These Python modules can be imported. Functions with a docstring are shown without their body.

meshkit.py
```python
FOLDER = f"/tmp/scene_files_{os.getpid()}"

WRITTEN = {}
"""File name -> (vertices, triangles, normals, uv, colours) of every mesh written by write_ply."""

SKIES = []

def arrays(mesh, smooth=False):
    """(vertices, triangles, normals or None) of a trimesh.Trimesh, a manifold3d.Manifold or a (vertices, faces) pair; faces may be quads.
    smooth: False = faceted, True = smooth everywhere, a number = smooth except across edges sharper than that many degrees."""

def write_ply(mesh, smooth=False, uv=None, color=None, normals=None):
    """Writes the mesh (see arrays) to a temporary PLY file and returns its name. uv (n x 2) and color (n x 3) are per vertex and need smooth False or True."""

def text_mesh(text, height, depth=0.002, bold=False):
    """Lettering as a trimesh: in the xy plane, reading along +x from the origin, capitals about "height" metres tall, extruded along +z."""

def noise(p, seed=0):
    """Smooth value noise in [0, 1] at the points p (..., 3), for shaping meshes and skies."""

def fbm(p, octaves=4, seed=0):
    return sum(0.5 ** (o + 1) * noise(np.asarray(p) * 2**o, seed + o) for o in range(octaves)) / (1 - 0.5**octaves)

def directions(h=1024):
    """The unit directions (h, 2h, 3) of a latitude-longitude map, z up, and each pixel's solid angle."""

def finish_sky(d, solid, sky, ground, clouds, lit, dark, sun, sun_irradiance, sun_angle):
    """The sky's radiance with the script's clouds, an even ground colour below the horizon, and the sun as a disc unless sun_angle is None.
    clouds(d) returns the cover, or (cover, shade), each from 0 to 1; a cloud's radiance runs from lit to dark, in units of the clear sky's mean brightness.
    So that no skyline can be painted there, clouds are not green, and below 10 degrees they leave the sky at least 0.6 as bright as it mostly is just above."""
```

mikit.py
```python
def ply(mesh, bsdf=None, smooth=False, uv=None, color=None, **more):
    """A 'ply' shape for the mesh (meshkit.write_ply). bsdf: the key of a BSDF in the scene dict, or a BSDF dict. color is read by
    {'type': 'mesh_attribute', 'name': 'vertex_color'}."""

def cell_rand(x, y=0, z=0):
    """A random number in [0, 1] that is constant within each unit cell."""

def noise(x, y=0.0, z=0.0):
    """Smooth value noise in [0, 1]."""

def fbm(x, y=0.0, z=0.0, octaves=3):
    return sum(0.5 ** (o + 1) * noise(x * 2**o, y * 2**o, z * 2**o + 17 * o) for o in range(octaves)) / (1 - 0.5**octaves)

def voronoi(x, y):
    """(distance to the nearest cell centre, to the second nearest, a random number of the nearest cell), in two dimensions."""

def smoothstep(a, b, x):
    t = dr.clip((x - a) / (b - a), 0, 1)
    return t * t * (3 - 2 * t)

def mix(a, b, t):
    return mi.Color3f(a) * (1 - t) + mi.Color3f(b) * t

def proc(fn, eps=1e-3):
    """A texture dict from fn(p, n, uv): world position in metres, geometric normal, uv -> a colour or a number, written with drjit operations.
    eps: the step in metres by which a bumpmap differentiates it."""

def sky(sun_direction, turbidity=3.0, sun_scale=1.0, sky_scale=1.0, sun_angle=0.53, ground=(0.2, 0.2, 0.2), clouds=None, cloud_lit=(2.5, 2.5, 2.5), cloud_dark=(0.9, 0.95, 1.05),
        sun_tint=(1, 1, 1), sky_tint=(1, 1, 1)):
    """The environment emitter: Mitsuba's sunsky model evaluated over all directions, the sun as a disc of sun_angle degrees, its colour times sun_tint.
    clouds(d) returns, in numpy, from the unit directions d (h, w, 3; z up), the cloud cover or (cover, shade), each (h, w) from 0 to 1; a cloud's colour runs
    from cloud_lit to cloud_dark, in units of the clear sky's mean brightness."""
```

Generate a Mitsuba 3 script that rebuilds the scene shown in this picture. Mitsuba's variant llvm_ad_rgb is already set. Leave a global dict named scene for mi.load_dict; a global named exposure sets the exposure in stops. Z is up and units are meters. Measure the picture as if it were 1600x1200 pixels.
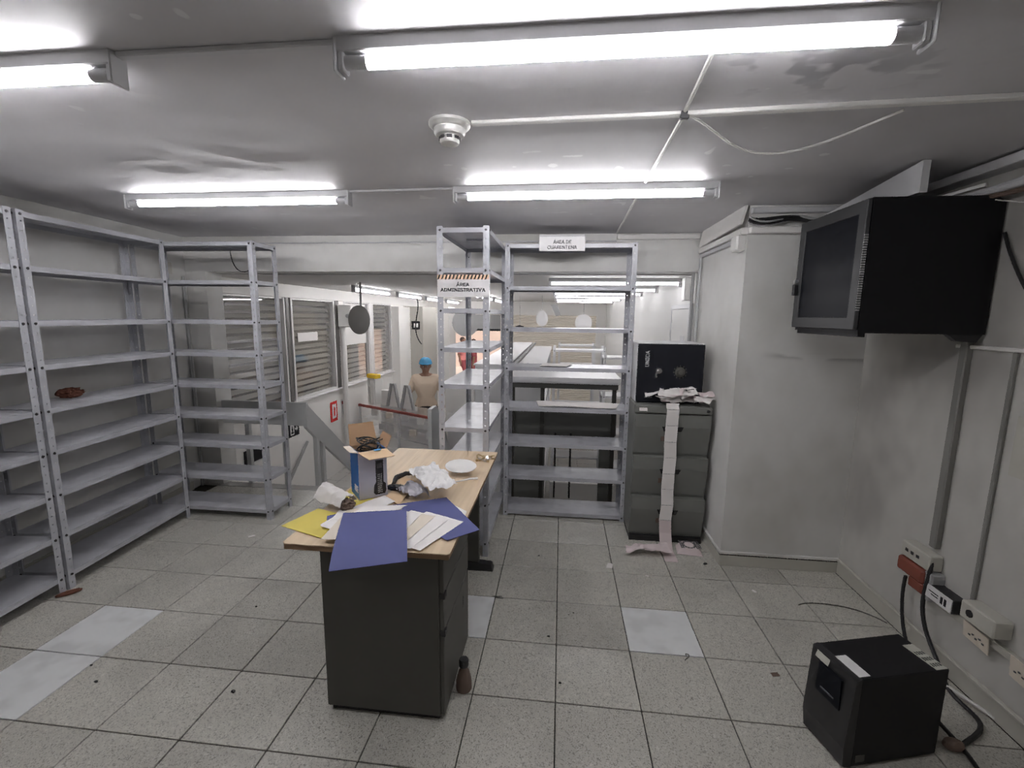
import math, random
import numpy as np
import trimesh, manifold3d as m3
import shapely.geometry as sg
import drjit as dr
import mitsuba as mi
import mikit, meshkit
from mikit import proc, noise, fbm, cell_rand, smoothstep, mix

T = mi.ScalarTransform4f
scene, labels = {}, {}
R0 = random.Random(7)

# ------------------------------------------------------------------ camera, sky, exposure
YAW, PIT, ROL, CAM_H = math.radians(-6.132), math.radians(8.58), math.radians(0.64), 1.66
_f = np.array([math.sin(YAW)*math.cos(PIT), math.cos(YAW)*math.cos(PIT), -math.sin(PIT)])
_r = np.array([math.cos(YAW), -math.sin(YAW), 0.0])
_u = np.cross(_r, _f)
_up = -math.sin(ROL)*_r + math.cos(ROL)*_u
CAM = np.array([0, 0, CAM_H])
scene['camera'] = {'type': 'perspective', 'fov': 2*math.degrees(math.atan(800/705.6)), 'fov_axis': 'x', 'near_clip': 0.05, 'far_clip': 200.0,
                   'to_world': T().look_at(origin=CAM.tolist(), target=(CAM+_f).tolist(), up=_up.tolist())}
scene['sky'] = mikit.sky([0.30, -0.55, 0.75], turbidity=4.0, sun_scale=0.5, sky_scale=0.8)
exposure = 2.2
OFFICE_TUBE, SHOP_TUBE, SHOP_RIGHT = 13.0, 8.0, 3.6

# ------------------------------------------------------------------ naming helpers
used = set()
def uniq(base):
    k, n = base, 0
    while k in used:
        n += 1
        k = f'{base}_{n:03d}'
    used.add(k)
    return k
def thing(name, label, cat, group=None, kind=None):
    k = uniq(name)
    labels[k] = {'label': label}
    if cat: labels[k]['category'] = cat
    if group: labels[k]['group'] = group
    if kind: labels[k]['kind'] = kind
    return k
def place(mesh, bsdf, smooth=False, to_world=None, **more):
    d = mikit.ply(mesh, bsdf, smooth=smooth, **more)
    if to_world is not None: d['to_world'] = to_world
    return d
def part(parent, name, mesh, bsdf, smooth=False, label=None, kind=None, tw=None, **more):
    k = uniq(parent + '__' + name)
    scene[k] = place(mesh, bsdf, smooth, tw, **more) if not isinstance(mesh, dict) else ({**mesh, 'to_world': tw} if tw is not None else dict(mesh))
    if label or kind:
        labels[k] = {}
        if label: labels[k]['label'] = label
        if kind: labels[k]['kind'] = kind
    return k
def single(name, mesh, bsdf, label, cat, smooth=False, group=None, kind=None, tw=None):
    k = thing(name, label, cat, group, kind)
    scene[k] = place(mesh, bsdf, smooth, tw) if not isinstance(mesh, dict) else ({**mesh, 'to_world': tw} if tw is not None else dict(mesh))
    return k
def struct(name, mesh, bsdf, label, smooth=False):
    return single(name, mesh, bsdf, label, None, smooth, kind='structure')

# ------------------------------------------------------------------ mesh helpers
def join(*ms):
    ms = [m for m in ms if m is not None]
    return trimesh.util.concatenate(ms)
def box(x0, x1, y0, y1, z0, z1, b=0.0):
    x0, x1 = sorted((x0, x1)); y0, y1 = sorted((y0, y1)); z0, z1 = sorted((z0, z1))
    if b <= 0:
        m = trimesh.creation.box(extents=[x1-x0, y1-y0, z1-z0])
        m.apply_translation([(x0+x1)/2, (y0+y1)/2, (z0+z1)/2])
        return m
    b = min(b, (x1-x0)*.45, (y1-y0)*.45, (z1-z0)*.45)
    p = []
    for x, sx in ((x0, 1), (x1, -1)):
        for y, sy in ((y0, 1), (y1, -1)):
            for z, sz in ((z0, 1), (z1, -1)):
                p += [(x, y+sy*b, z+sz*b), (x+sx*b, y, z+sz*b), (x+sx*b, y+sy*b, z)]
    return trimesh.convex.convex_hull(np.array(p))
def hull(pts): return trimesh.convex.convex_hull(np.array(pts, float))
def mv(m, t=(0, 0, 0), rz=0, rx=0, ry=0, s=None):
    m = m.copy()
    if s is not None: m.apply_scale(s)
    for a, ax in ((rx, [1, 0, 0]), (ry, [0, 1, 0]), (rz, [0, 0, 1])):
        if a: m.apply_transform(trimesh.transformations.rotation_matrix(math.radians(a), ax))
    m.apply_translation(t)
    return m
def tube(pts, r, sides=8, samples=0):
    p = np.asarray(pts, float)
    if samples:
        from scipy.interpolate import CubicSpline
        d = np.r_[0, np.cumsum(np.linalg.norm(np.diff(p, axis=0), axis=1))]
        p = CubicSpline(d, p)(np.linspace(0, d[-1], samples))
    t = np.gradient(p, axis=0); t /= np.linalg.norm(t, axis=1, keepdims=True)+1e-12
    ref = np.array([0, 0, 1.0]) if abs(t[0, 2]) < .9 else np.array([1.0, 0, 0])
    a = np.zeros_like(p); a[0] = np.cross(t[0], ref); a[0] /= np.linalg.norm(a[0])
    for i in range(1, len(p)):
        v = a[i-1] - t[i]*(a[i-1]@t[i]); a[i] = v/(np.linalg.norm(v)+1e-12)
    b = np.cross(t, a)
    rad = np.broadcast_to(r, (len(p),))
    ang = np.arange(sides)*2*np.pi/sides
    v = (p[:, None] + rad[:, None, None]*(np.cos(ang)[None, :, None]*a[:, None] + np.sin(ang)[None, :, None]*b[:, None])).reshape(-1, 3)
    f = []
    n = len(p)
    for i in range(n-1):
        for j in range(sides):
            q0, q1, q2, q3 = i*sides+j, i*sides+(j+1) % sides, (i+1)*sides+(j+1) % sides, (i+1)*sides+j
            f += [(q0, q1, q2), (q0, q2, q3)]
    c0, c1 = len(v), len(v)+1
    v = np.vstack([v, p[0], p[-1]])
    for j in range(sides):
        f += [(c0, (j+1) % sides, j), (c1, (n-1)*sides+j, (n-1)*sides+(j+1) % sides)]
    return trimesh.Trimesh(v, f, process=False)
def cyl(p0, p1, r, sides=16): return tube([p0, p1], r, sides)
def lathe(prof, sides=24):
    return trimesh.creation.revolve(np.array(prof, float), sections=sides)
def sheet4(c, z0=0.0, n=14, amp=0.0, freq=12.0, seed=0, th=0.0012, zf=None, ridge=0.0):
    """A thin sheet over the four corners c (x, y) or (x, y, z), wrinkled by noise, with thickness."""
    c = np.array([(*q, z0) if len(q) == 2 else q for q in c], float)
    s, t = np.meshgrid(np.linspace(0, 1, n), np.linspace(0, 1, n), indexing='ij')
    p = ((1-s)*(1-t))[..., None]*c[0] + (s*(1-t))[..., None]*c[1] + (s*t)[..., None]*c[2] + ((1-s)*t)[..., None]*c[3]
    if amp: p[..., 2] += amp*(meshkit.fbm(p*freq+seed*3.1, 3, seed))
    if ridge: p[..., 2] += ridge*(1-np.abs(2*meshkit.fbm(p*freq*1.6+seed*1.7, 3, seed+3)-1)*2.2)
    if zf is not None: p[..., 2] += zf(s, t)
    top = p.reshape(-1, 3); bot = top - [0, 0, th]
    N = n*n
    f = []
    for i in range(n-1):
        for j in range(n-1):
            a, b, d, e = i*n+j, (i+1)*n+j, (i+1)*n+j+1, i*n+j+1
            f += [(a, b, d), (a, d, e), (N+a, N+d, N+b), (N+a, N+e, N+d)]
    ring = [i*n for i in range(n)] + [(n-1)*n+j for j in range(1, n)] + [i*n+n-1 for i in range(n-2, -1, -1)] + [j for j in range(n-2, 0, -1)]
    for a, b in zip(ring, ring[1:]+ring[:1]):
        f += [(a, N+a, N+b), (a, N+b, b)]
    m = trimesh.Trimesh(np.vstack([top, bot]), f, process=False)
    if m.volume < 0: m.invert()
    return m
def lump(center, size, seed=0, sub=3, amp=.45, freq=2.2, sharp=True):
    m = trimesh.creation.icosphere(subdivisions=sub)
    v = m.vertices
    n = meshkit.fbm(v*freq+seed*5.7, 3, seed)
    n = 1-np.abs(2*n-1)*1.6 if sharp else n*2-1
    v = v*(1+amp*(n-.4))[:, None]*np.array(size)
    v[:, 2] -= v[:, 2].min()
    v[:, 2] *= 1
    return trimesh.Trimesh(v+np.array(center), m.faces, process=False)
def prism(poly, h):
    return trimesh.creation.extrude_polygon(sg.Polygon(poly) if not isinstance(poly, sg.Polygon) else poly, h, engine='earcut')
def text_on(s, height, origin, xdir, ydir, depth=.0012, bold=True, center=True, stretch=1.0):
    m = meshkit.text_mesh(s, height, depth, bold)
    w = m.bounds[1][0]-m.bounds[0][0]
    v = m.vertices.copy()
    v[:, 0] *= stretch; w *= stretch
    if center: v[:, 0] -= m.bounds[0][0]*stretch+w/2
    x, y = np.array(xdir, float), np.array(ydir, float)
    z = np.cross(x, y)
    M = np.stack([x, y, z], 1)
    return trimesh.Trimesh(v@M.T+np.array(origin), m.faces, process=False)

# ------------------------------------------------------------------ materials
def rgb(*c): return {'type': 'rgb', 'value': list(c if len(c) == 3 else (c[0],)*3)}
def pbr(key, col, rough=.5, metal=0.0, spec=.5, **k):
    c = col if isinstance(col, dict) else rgb(*(col if isinstance(col, (tuple, list)) else (col,)))
    scene[key] = {'type': 'twosided', 'b': {'type': 'principled', 'base_color': c, 'roughness': rough, 'metallic': metal, 'specular': spec, **k}}
    used.add(key)
    return key
def wall_fn(base, dirt, scale=1.0):
    def fn(p, n, uv):
        a = fbm(p.x*2.1*scale+3, p.y*2.1*scale, p.z*1.7*scale, 4)
        b = noise(p.x*23, p.y*23, p.z*9)
        t = smoothstep(.42, .72, a)*.75 + .18*b
        return mix(base, dirt, t)
    return proc(fn)
def office_wall_fn(p, n, uv):
    a = fbm(p.x*2.1+3, p.y*2.1, p.z*1.7, 4)
    t = smoothstep(.42, .72, a)*.75 + .18*noise(p.x*23, p.y*23, p.z*9)
    c = mix((.60, .595, .58), (.46, .452, .425), t)
    # scuff line across the column front and rubbed dirt over the skirting
    scuff = dr.exp(-dr.square((p.z-1.425+.03*(p.x-1.5))/.018))*smoothstep(1.22, 1.40, p.x)*smoothstep(2.9, 2.95, p.y)*smoothstep(.35, .6, noise(p.x*7, 1.0, p.z*30))
    return mix(c, (.24, .235, .225), scuff*.55)
WALL = pbr('mat_wall', proc(office_wall_fn), .7, spec=.25)
WALLR_SHADE = pbr('mat_right_wall_shade', wall_fn((.47, .46, .435), (.30, .29, .275)), .75, spec=.2)  # real stains, plus the shade of this dim side put into the paint colour
def ceil_fn(p, n, uv):
    a = fbm(p.x*1.5+3, p.y*1.5, 1.0, 4)
    base = mix((.52, .512, .525), (.44, .434, .445), smoothstep(.42, .72, a)*.75)
    near = dr.exp(-dr.square((p.x-.68)/.28)-dr.square((p.y-1.44)/.10))       # grey smudges round the right light
    sm = smoothstep(.52, .68, fbm(p.x*13, p.y*16, 2.0, 3))*near
    chip = smoothstep(.90, .95, noise(p.x*17+5, p.y*17, 4.0))*smoothstep(.5, .7, noise(p.x*2.3, p.y*2.3, 9.0))
    return mix(mix(base, (.20, .20, .21), sm*.75), (.62, .62, .62), chip*.8)
CEIL = pbr('mat_ceiling', proc(ceil_fn), .6, spec=.3)
def tile_fn(p, n, uv):
    i, j = dr.floor((p.x-.017)/.3665), dr.floor((p.y-2.453)/.3526)
    tone = .92+.16*cell_rand(i, j)
    s1 = noise(p.x*260, p.y*260); s2 = noise(p.x*150+9, p.y*150)
    sp = smoothstep(.66, .82, s1)*.55 + smoothstep(.74, .9, s2)*.35
    lt = smoothstep(.72, .9, noise(p.x*170+31, p.y*170+7))*.25
    d = fbm(p.x*3.3, p.y*3.3, 0, 3)
    c = mix((.435, .422, .380), (.16, .155, .138), dr.minimum(sp, .8))
    return (c+mi.Color3f(lt*.3))*tone*(1.03-.14*smoothstep(.45, .8, d))
TILE = pbr('mat_floor_tile', proc(tile_fn), .27, spec=.5)
def wtile_fn(p, n, uv):
    return mix((.66, .67, .67), (.52, .525, .52), smoothstep(.4, .8, fbm(p.x*9, p.y*9, 0, 3))*.7)
WTILE = pbr('mat_white_tile', proc(wtile_fn), .3, spec=.45)
GROUT = pbr('mat_grout', (.045, .042, .037), .9, spec=.1)
def rack_fn(p, n, uv):
    a = fbm(p.x*11, p.y*11, p.z*11, 3)
    return mix((.41, .415, .445), (.32, .325, .35), smoothstep(.4, .75, a)*.6)
RACK = pbr('mat_rack_paint', proc(rack_fn), .27, spec=.5)
RACKW = pbr('mat_white_rack', (.72, .72, .73), .35)
BOLT = pbr('mat_bolt', (.045, .043, .045), .4, metal=.7)
DARK = pbr('mat_dark', (.011, .011, .012), .45)
BLACKM = pbr('mat_black_metal', (.0055, .0055, .0068), .5, spec=.25)
NAVY = pbr('mat_safe', (.006, .007, .011), .5, spec=.3)
def wood_fn(p, n, uv):
    g = fbm(p.x*46, p.y*3.2, p.z*40, 3)
    return mix((.60, .475, .335), (.51, .395, .27), smoothstep(.3, .7, g)*.7)
WOOD = pbr('mat_desk_laminate', proc(wood_fn), .38, spec=.4)
CHIP = pbr('mat_chipboard', (.23, .15, .095), .85, spec=.1)
PED = pbr('mat_pedestal', (.062, .061, .054), .5, spec=.3)
DOORF = pbr('mat_cabinet_door', (.034, .035, .036), .45, spec=.3)
FILE = pbr('mat_file_cabinet', (.135, .139, .128), .45, spec=.4)
GREY = pbr('mat_grey', (.30, .30, .30), .5)
LGREY = pbr('mat_light_grey', (.48, .48, .49), .5)
WHITE = pbr('mat_white_plastic', (.66, .65, .63), .4)
OFFW = pbr('mat_old_white_plastic', (.43, .42, .375), .5)
PAPER = pbr('mat_paper', (.70, .675, .66), .8, spec=.1)
PAPERY = pbr('mat_cream_paper', (.62, .56, .48), .8, spec=.1)
RECEIPT = pbr('mat_receipt', (.60, .52, .52), .8, spec=.1)
BLUE = pbr('mat_blue_folder', (.078, .087, .208), .6, spec=.25)
YELL = pbr('mat_yellow_folder', (.54, .445, .10), .6, spec=.25)
CARD = pbr('mat_cardboard', (.42, .27, .165), .8, spec=.1)
CARDL = pbr('mat_cardboard_inner', (.62, .45, .29), .8, spec=.1)
BLUEP = pbr('mat_box_blue', (.012, .085, .27), .4)
LILAC = pbr('mat_box_grey', (.42, .42, .49), .4)
SKYB = pbr('mat_box_light_blue', (.10, .33, .62), .4)
BAG = pbr('mat_plastic_bag', (.70, .69, .68), .35)
FOIL = pbr('mat_grey_bag', (.36, .35, .38), .3)
BROWN = pbr('mat_brown', (.115, .078, .060), .55)
RAG = pbr('mat_rag', (.12, .052, .036), .9, spec=.1)
REDP = pbr('mat_red_plug', (.17, .045, .028), .5)
REDT = pbr('mat_red_trim', (.20, .035, .025), .35)
RED = pbr('mat_red', (.55, .03, .03), .5)
YELLO = pbr('mat_yellow', (.70, .47, .03), .5)
ORANGE = pbr('mat_hazard_orange', (.66, .47, .33), .6)
INK = pbr('mat_ink', (.02, .02, .022), .7, spec=.1)
FADED = pbr('mat_faded_ink', (.085, .085, .09), .7, spec=.1)
SIGN = pbr('mat_sign', (.68, .67, .67), .45)
CHROME = pbr('mat_chrome', (.75, .75, .76), .15, metal=1.0)
BRASS = pbr('mat_brass', (.55, .43, .25), .3, metal=.9)
STEEL = pbr('mat_parapet_steel', (.50, .505, .50), .35, metal=.1)
SHOPW = pbr('mat_shop_wall', (.74, .725, .70), .6, spec=.25)
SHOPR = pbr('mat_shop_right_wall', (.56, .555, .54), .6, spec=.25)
SHOPC = pbr('mat_shop_ceiling', (.52, .51, .495), .6)
PIER = pbr('mat_grey_pier', (.40, .385, .35), .6)
def sfloor_fn(p, n, uv):
    u, v = p.x/.33, p.y/.33
    e = dr.maximum(dr.abs(u-dr.floor(u)-.5), dr.abs(v-dr.floor(v)-.5))
    return mix((.40, .39, .37), (.16, .155, .15), smoothstep(.485, .495, e))
SFLOOR = pbr('mat_shop_floor', proc(sfloor_fn), .25, spec=.5)
CONDUIT_SHADED = pbr('mat_conduit_shaded', (.17, .168, .155), .6)  # grey made darker to hold the shadow on the conduit sides
CONC = pbr('mat_cement', wall_fn((.34, .33, .315), (.26, .25, .24)), .6, spec=.3)
SLAT = pbr('mat_shutter_slat', (.27, .26, .235), .45)
SHUT = pbr('mat_roller_shutter', (.74, .685, .60), .5)
WFRAME = pbr('mat_window_frame', (.62, .61, .60), .4)
DFRAME = pbr('mat_window_dark', (.12, .115, .11), .4)
SKIN = pbr('mat_skin', (.20, .105, .07), .55)
SKIND = pbr('mat_skin_dark', (.05, .03, .022), .6)
SHIRT = pbr('mat_shirt', (.52, .42, .33), .8, spec=.1)
TROUS = pbr('mat_trousers', (.022, .02, .022), .8, spec=.1)
CAPB = pbr('mat_blue_helmet', (.03, .19, .34), .35)
PINK = pbr('mat_pink', (.55, .20, .20), .8)
MAROON = pbr('mat_maroon', (.22, .05, .06), .8)
STREET = pbr('mat_street', (.55, .48, .44), .8)
FACADE = pbr('mat_facade', (.75, .60, .52), .8)
MIRROR = pbr('mat_convex_mirror', (.22, .215, .205), .4, metal=.1)
scene['mat_glass'] = {'type': 'thindielectric', 'int_ior': 1.5}; used.add('mat_glass')
GLASS = 'mat_glass'
SCREEN = pbr('mat_tinted_door', (.007, .008, .011), .4, spec=.06)
TUBE_END = pbr('mat_tube_end', (.5, .5, .5), .5)

# ------------------------------------------------------------------ the office: floor
X0, SX, Y0, SY = .0172, .3665, 2.453, .3526
RW, BACK, FRONT, CH = 1.86, -1.9, 3.97, 2.335
fl = struct('floor', join(box(-4.2, 2.0, BACK-.2, FRONT, -.22, -.006)), GROUT, 'grey speckled tile floor of the office')
tm = mikit.ply(box(.0025, SX-.0025, .0025, SY-.0025, -.012, 0, .0016), TILE)
wm = mikit.ply(box(.0025, SX-.0025, .0025, SY-.0025, -.012, 0, .0016), WTILE)
white_cells = {(-7, 1), (-7, 2), (1, 0), (-2, 0)}
for i in range(-9, 5):
    for r in range(-5, 11):
        y = Y0+(-r-1)*SY                     # row r lies between joints r and r+1, towards the camera
        if y+SY > FRONT: continue
        x = X0+i*SX
        w = (i, r) in white_cells
        tr = R0.uniform(-.0006, .0004)
        part(fl, 'floor_tile', wm if w else tm, None, tw=T().translate([x, y, tr]), label='pale replacement tile' if w else None)
# narrow cement strip at the edge of the office level
part(fl, 'edge_strip', box(-3.5, 1.1, 3.864, FRONT, -.012, .001), CONC, label='bare cement strip')

# ceiling with faint blisters in the paint
n = 110
gx, gy = np.meshgrid(np.linspace(-4.3, 2.0, n), np.linspace(BACK-.2, 4.1, n), indexing='ij')
P = np.stack([gx, gy, gx*0], -1)
wr = meshkit.fbm(P*np.array([1.1, 3.0, 1])+4, 3, 3)
env = np.exp(-((gx+1.5)/.9)**2-((gy-2.05)/.35)**2)
ridge = (1-np.abs(2*meshkit.fbm(P*np.array([1.6, 5.5, 1])+11, 3, 5)-1))**3
gz = CH+.004*(wr-.5)-.016*env*ridge
v = np.vstack([np.stack([gx, gy, gz], -1).reshape(-1, 3), np.stack([gx, gy, gx*0+CH+.2], -1).reshape(-1, 3)])
f = []
for i in range(n-1):
    for j in range(n-1):
        a, b, c, d = i*n+j, (i+1)*n+j, (i+1)*n+j+1, i*n+j+1
        f += [(a, c, b), (a, d, c), (n*n+a, n*n+b, n*n+c), (n*n+a, n*n+c, n*n+d)]
struct('ceiling', trimesh.Trimesh(v, f, process=False), CEIL, 'off-white painted office ceiling with blistered paint', smooth=40)

# walls
th5 = math.radians(5.0)
dL = np.array([-math.sin(th5), math.cos(th5)])            # the left wall runs five degrees off the tile grid
def lw(s, off=0.0):                                       # point of the left wall plane, s metres along
    return np.array([-3.30, 2.24])+dL*s+np.array([math.cos(th5), math.sin(th5)])*off
a, b = lw(-4.4), lw(1.85)
a2, b2 = lw(-4.4, -.15), lw(1.85, -.15)
struct('wall_left', prism([a, b, b2, a2][::-1], CH+.02), WALL, 'scuffed white wall behind the long grey racks')
struct('wall_right', box(RW, RW+.15, BACK, 3.97, -.01, CH+.02), WALLR_SHADE, 'stained white wall, toned darker for its shade, with conduits and the black cabinet')
struct('wall_back', box(-3.6, 2.0, BACK-.15, BACK, -.01, CH+.02), WALL, 'white wall behind the viewer')
wf = struct('wall_front', box(-3.62, 1.11, 3.90, 4.10, 2.03, CH+.02), WALL, 'white beam over the opening to the shop')
part(wf, 'pier', box(-3.62, -3.25, 3.90, 4.10, -.01, 2.03), WALL, label='narrow white pier at the left end of the opening')
wc = struct('wall_corner', box(1.113, RW, 2.998, 3.97, -.01, CH+.02), WALL, 'big white boxed-out column beside the filing cabinet')
part(wc, 'plinth', join(box(1.106, RW, 2.988, 2.999, 0, .075, .003), box(1.104, 1.115, 2.988, 3.96, 0, .075, .003)), OFFW)
part(wc, 'plinth_gap_shade', join(box(1.109, RW, 2.991, 2.999, .074, .084), box(1.107, 1.115, 2.991, 3.96, .074, .084)), DARK)  # solid dark strip painting the shade of the gap above the plinth
part(wc, 'plinth_cap', join(box(1.103, RW, 2.984, 2.999, .083, .104, .004), box(1.101, 1.115, 2.984, 3.96, .083, .104, .004)), WALL)
bb = struct('baseboard_right', join(box(RW-.012, RW, BACK, 2.985, 0, .085, .003), box(RW-.022, RW, BACK, 2.985, .085, .105, .005)), OFFW, 'skirting along the right wall')
struct('baseboard_left', prism([lw(-4.4), lw(1.5), lw(1.5, .012), lw(-4.4, .012)], .08), OFFW, 'skirting along the left wall behind the racks')

# ------------------------------------------------------------------ the shop beyond, one half-storey lower
ZS, SC, FARY = -.85, 2.02, 11.6
struct('floor_shop', box(-3.9, 1.4, FRONT-.3, 26, ZS-.15, ZS), SFLOOR, 'tiled floor of the lower shop')
struct('wall_riser', box(-3.6, 1.15, FRONT-.1, FRONT, ZS, -.012), SHOPW, 'drop from the office level to the shop floor')
struct('ceiling_shop', box(-3.9, 1.4, 4.10, FARY+.2, SC, SC+.2), SHOPC, 'flat white shop ceiling')
wsr = struct('wall_shop_right', box(1.10, 1.30, 3.97, FARY+.2, ZS, SC+.05), SHOPR, 'long white right wall of the shop')
wsl = struct('wall_shop_left', join(box(-3.70, -3.5, 4.10, FARY+.2, ZS, .50), box(-3.70, -3.46, 4.10, FARY+.2, 1.86, SC+.05),
             box(-3.70, -3.5, 4.05, 4.20, .5, 1.86), box(-3.70, -3.5, 9.08, FARY+.2, .5, 1.86), box(-3.70, -3.5, 6.72, 7.04, .5, 1.86)), SHOPW, 'white left wall of the shop with the shuttered windows')
part(wsl, 'sill', box(-3.5, -3.45, 4.15, 9.1, .475, .50, .004), WFRAME)
part(wsl, 'pier', box(-3.52, -3.34, 9.1, 9.8, ZS, 1.82), SHOPW)
part(wsl, 'grey_pier', box(-3.52, -3.05, 9.8, 10.9, ZS, 1.84), PIER)
part(wsl, 'end_pier', box(-3.52, -2.74, 10.9, FARY, ZS, 1.86), SHOPW)
part(wsl, 'dark_pier_face', box(-3.51, -3.485, 6.72, 6.84, .5, 1.86), DFRAME)
wfar = struct('wall_shop_far', join(box(-3.7, 1.3, FARY, FARY+.2, 1.68, SC+.05), box(.86, 1.3, FARY, FARY+.2, ZS, 1.7), box(-1.56, -1.42, FARY, FARY+.2, ZS, 1.7), box(-3.7, -3.08, FARY, FARY+.2, ZS, 1.7)), SHOPW, 'far cream wall of the shop around its street shutters')
def shutter(name, x0, x1, z0, z1, label):
    k = thing(name, label, None, kind='structure')
    pitch, prof = .055, []
    zs = np.arange(z0, z1, pitch)
    ms = []
    pts = []
    for z in zs:
        pts += [(0, z), (-.012, z+pitch*.3), (-.012, z+pitch*.7), (0, z+pitch*.95)]
    pts = np.array(pts)
    vv = np.vstack([np.c_[np.full(len(pts), x), FARY+.05+pts[:, 0], pts[:, 1]] for x in (x0, x1)]+[np.c_[np.full(len(pts), x), np.full(len(pts), FARY+.07), pts[:, 1]] for x in (x0, x1)])
    N = len(pts); ff = []
    for i in range(N-1):
        ff += [(i, N+i, N+i+1), (i, N+i+1, i+1), (2*N+i, 3*N+i+1, 3*N+i), (2*N+i, 2*N+i+1, 3*N+i+1)]
    part(k, 'curtain', trimesh.Trimesh(vv, ff, process=False), SHUT, kind='stuff')
    part(k, 'bottom_rail', box(x0, x1, FARY+.03, FARY+.09, z0-.04, z0+.01), GREY)
    return k
shutter('door_1', -1.42, .86, ZS+.04, 1.70, 'closed cream roller shutter at the far end of the shop')
k = shutter('door_2', -3.08, -2.96, ZS+.04, 1.70, 'strip of cream roller shutter left of the street entrance')
part(k, 'guide_post', box(-2.96, -2.92, FARY-.02, FARY+.12, ZS, 1.7), DFRAME)
k = thing('door_3', 'half raised dark shutter over the open street entrance', None, kind='structure')
part(k, 'raised_curtain', box(-2.92, -1.56, FARY+.02, FARY+.12, 1.32, 1.70), GREY)
part(k, 'bottom_rail', box(-2.92, -1.56, FARY, FARY+.1, 1.27, 1.32), DARK)
# door in the right shop wall
k = thing('door_4', 'white flush door in the right wall of the shop', None, kind='structure')
part(k, 'leaf', box(1.082, 1.101, 4.06, 4.66, ZS, 1.74, .003), SHOPR)
part(k, 'frame', join(box(1.078, 1.101, 4.66, 4.70, ZS, 1.78), box(1.078, 1.101, 4.0, 4.06, ZS, 1.78), box(1.078, 1.101, 4.0, 4.70, 1.74, 1.78)), LGREY)
part(k, 'notice', box(1.078, 1.083, 4.17, 4.29, 1.36, 1.50), LGREY)
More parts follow.
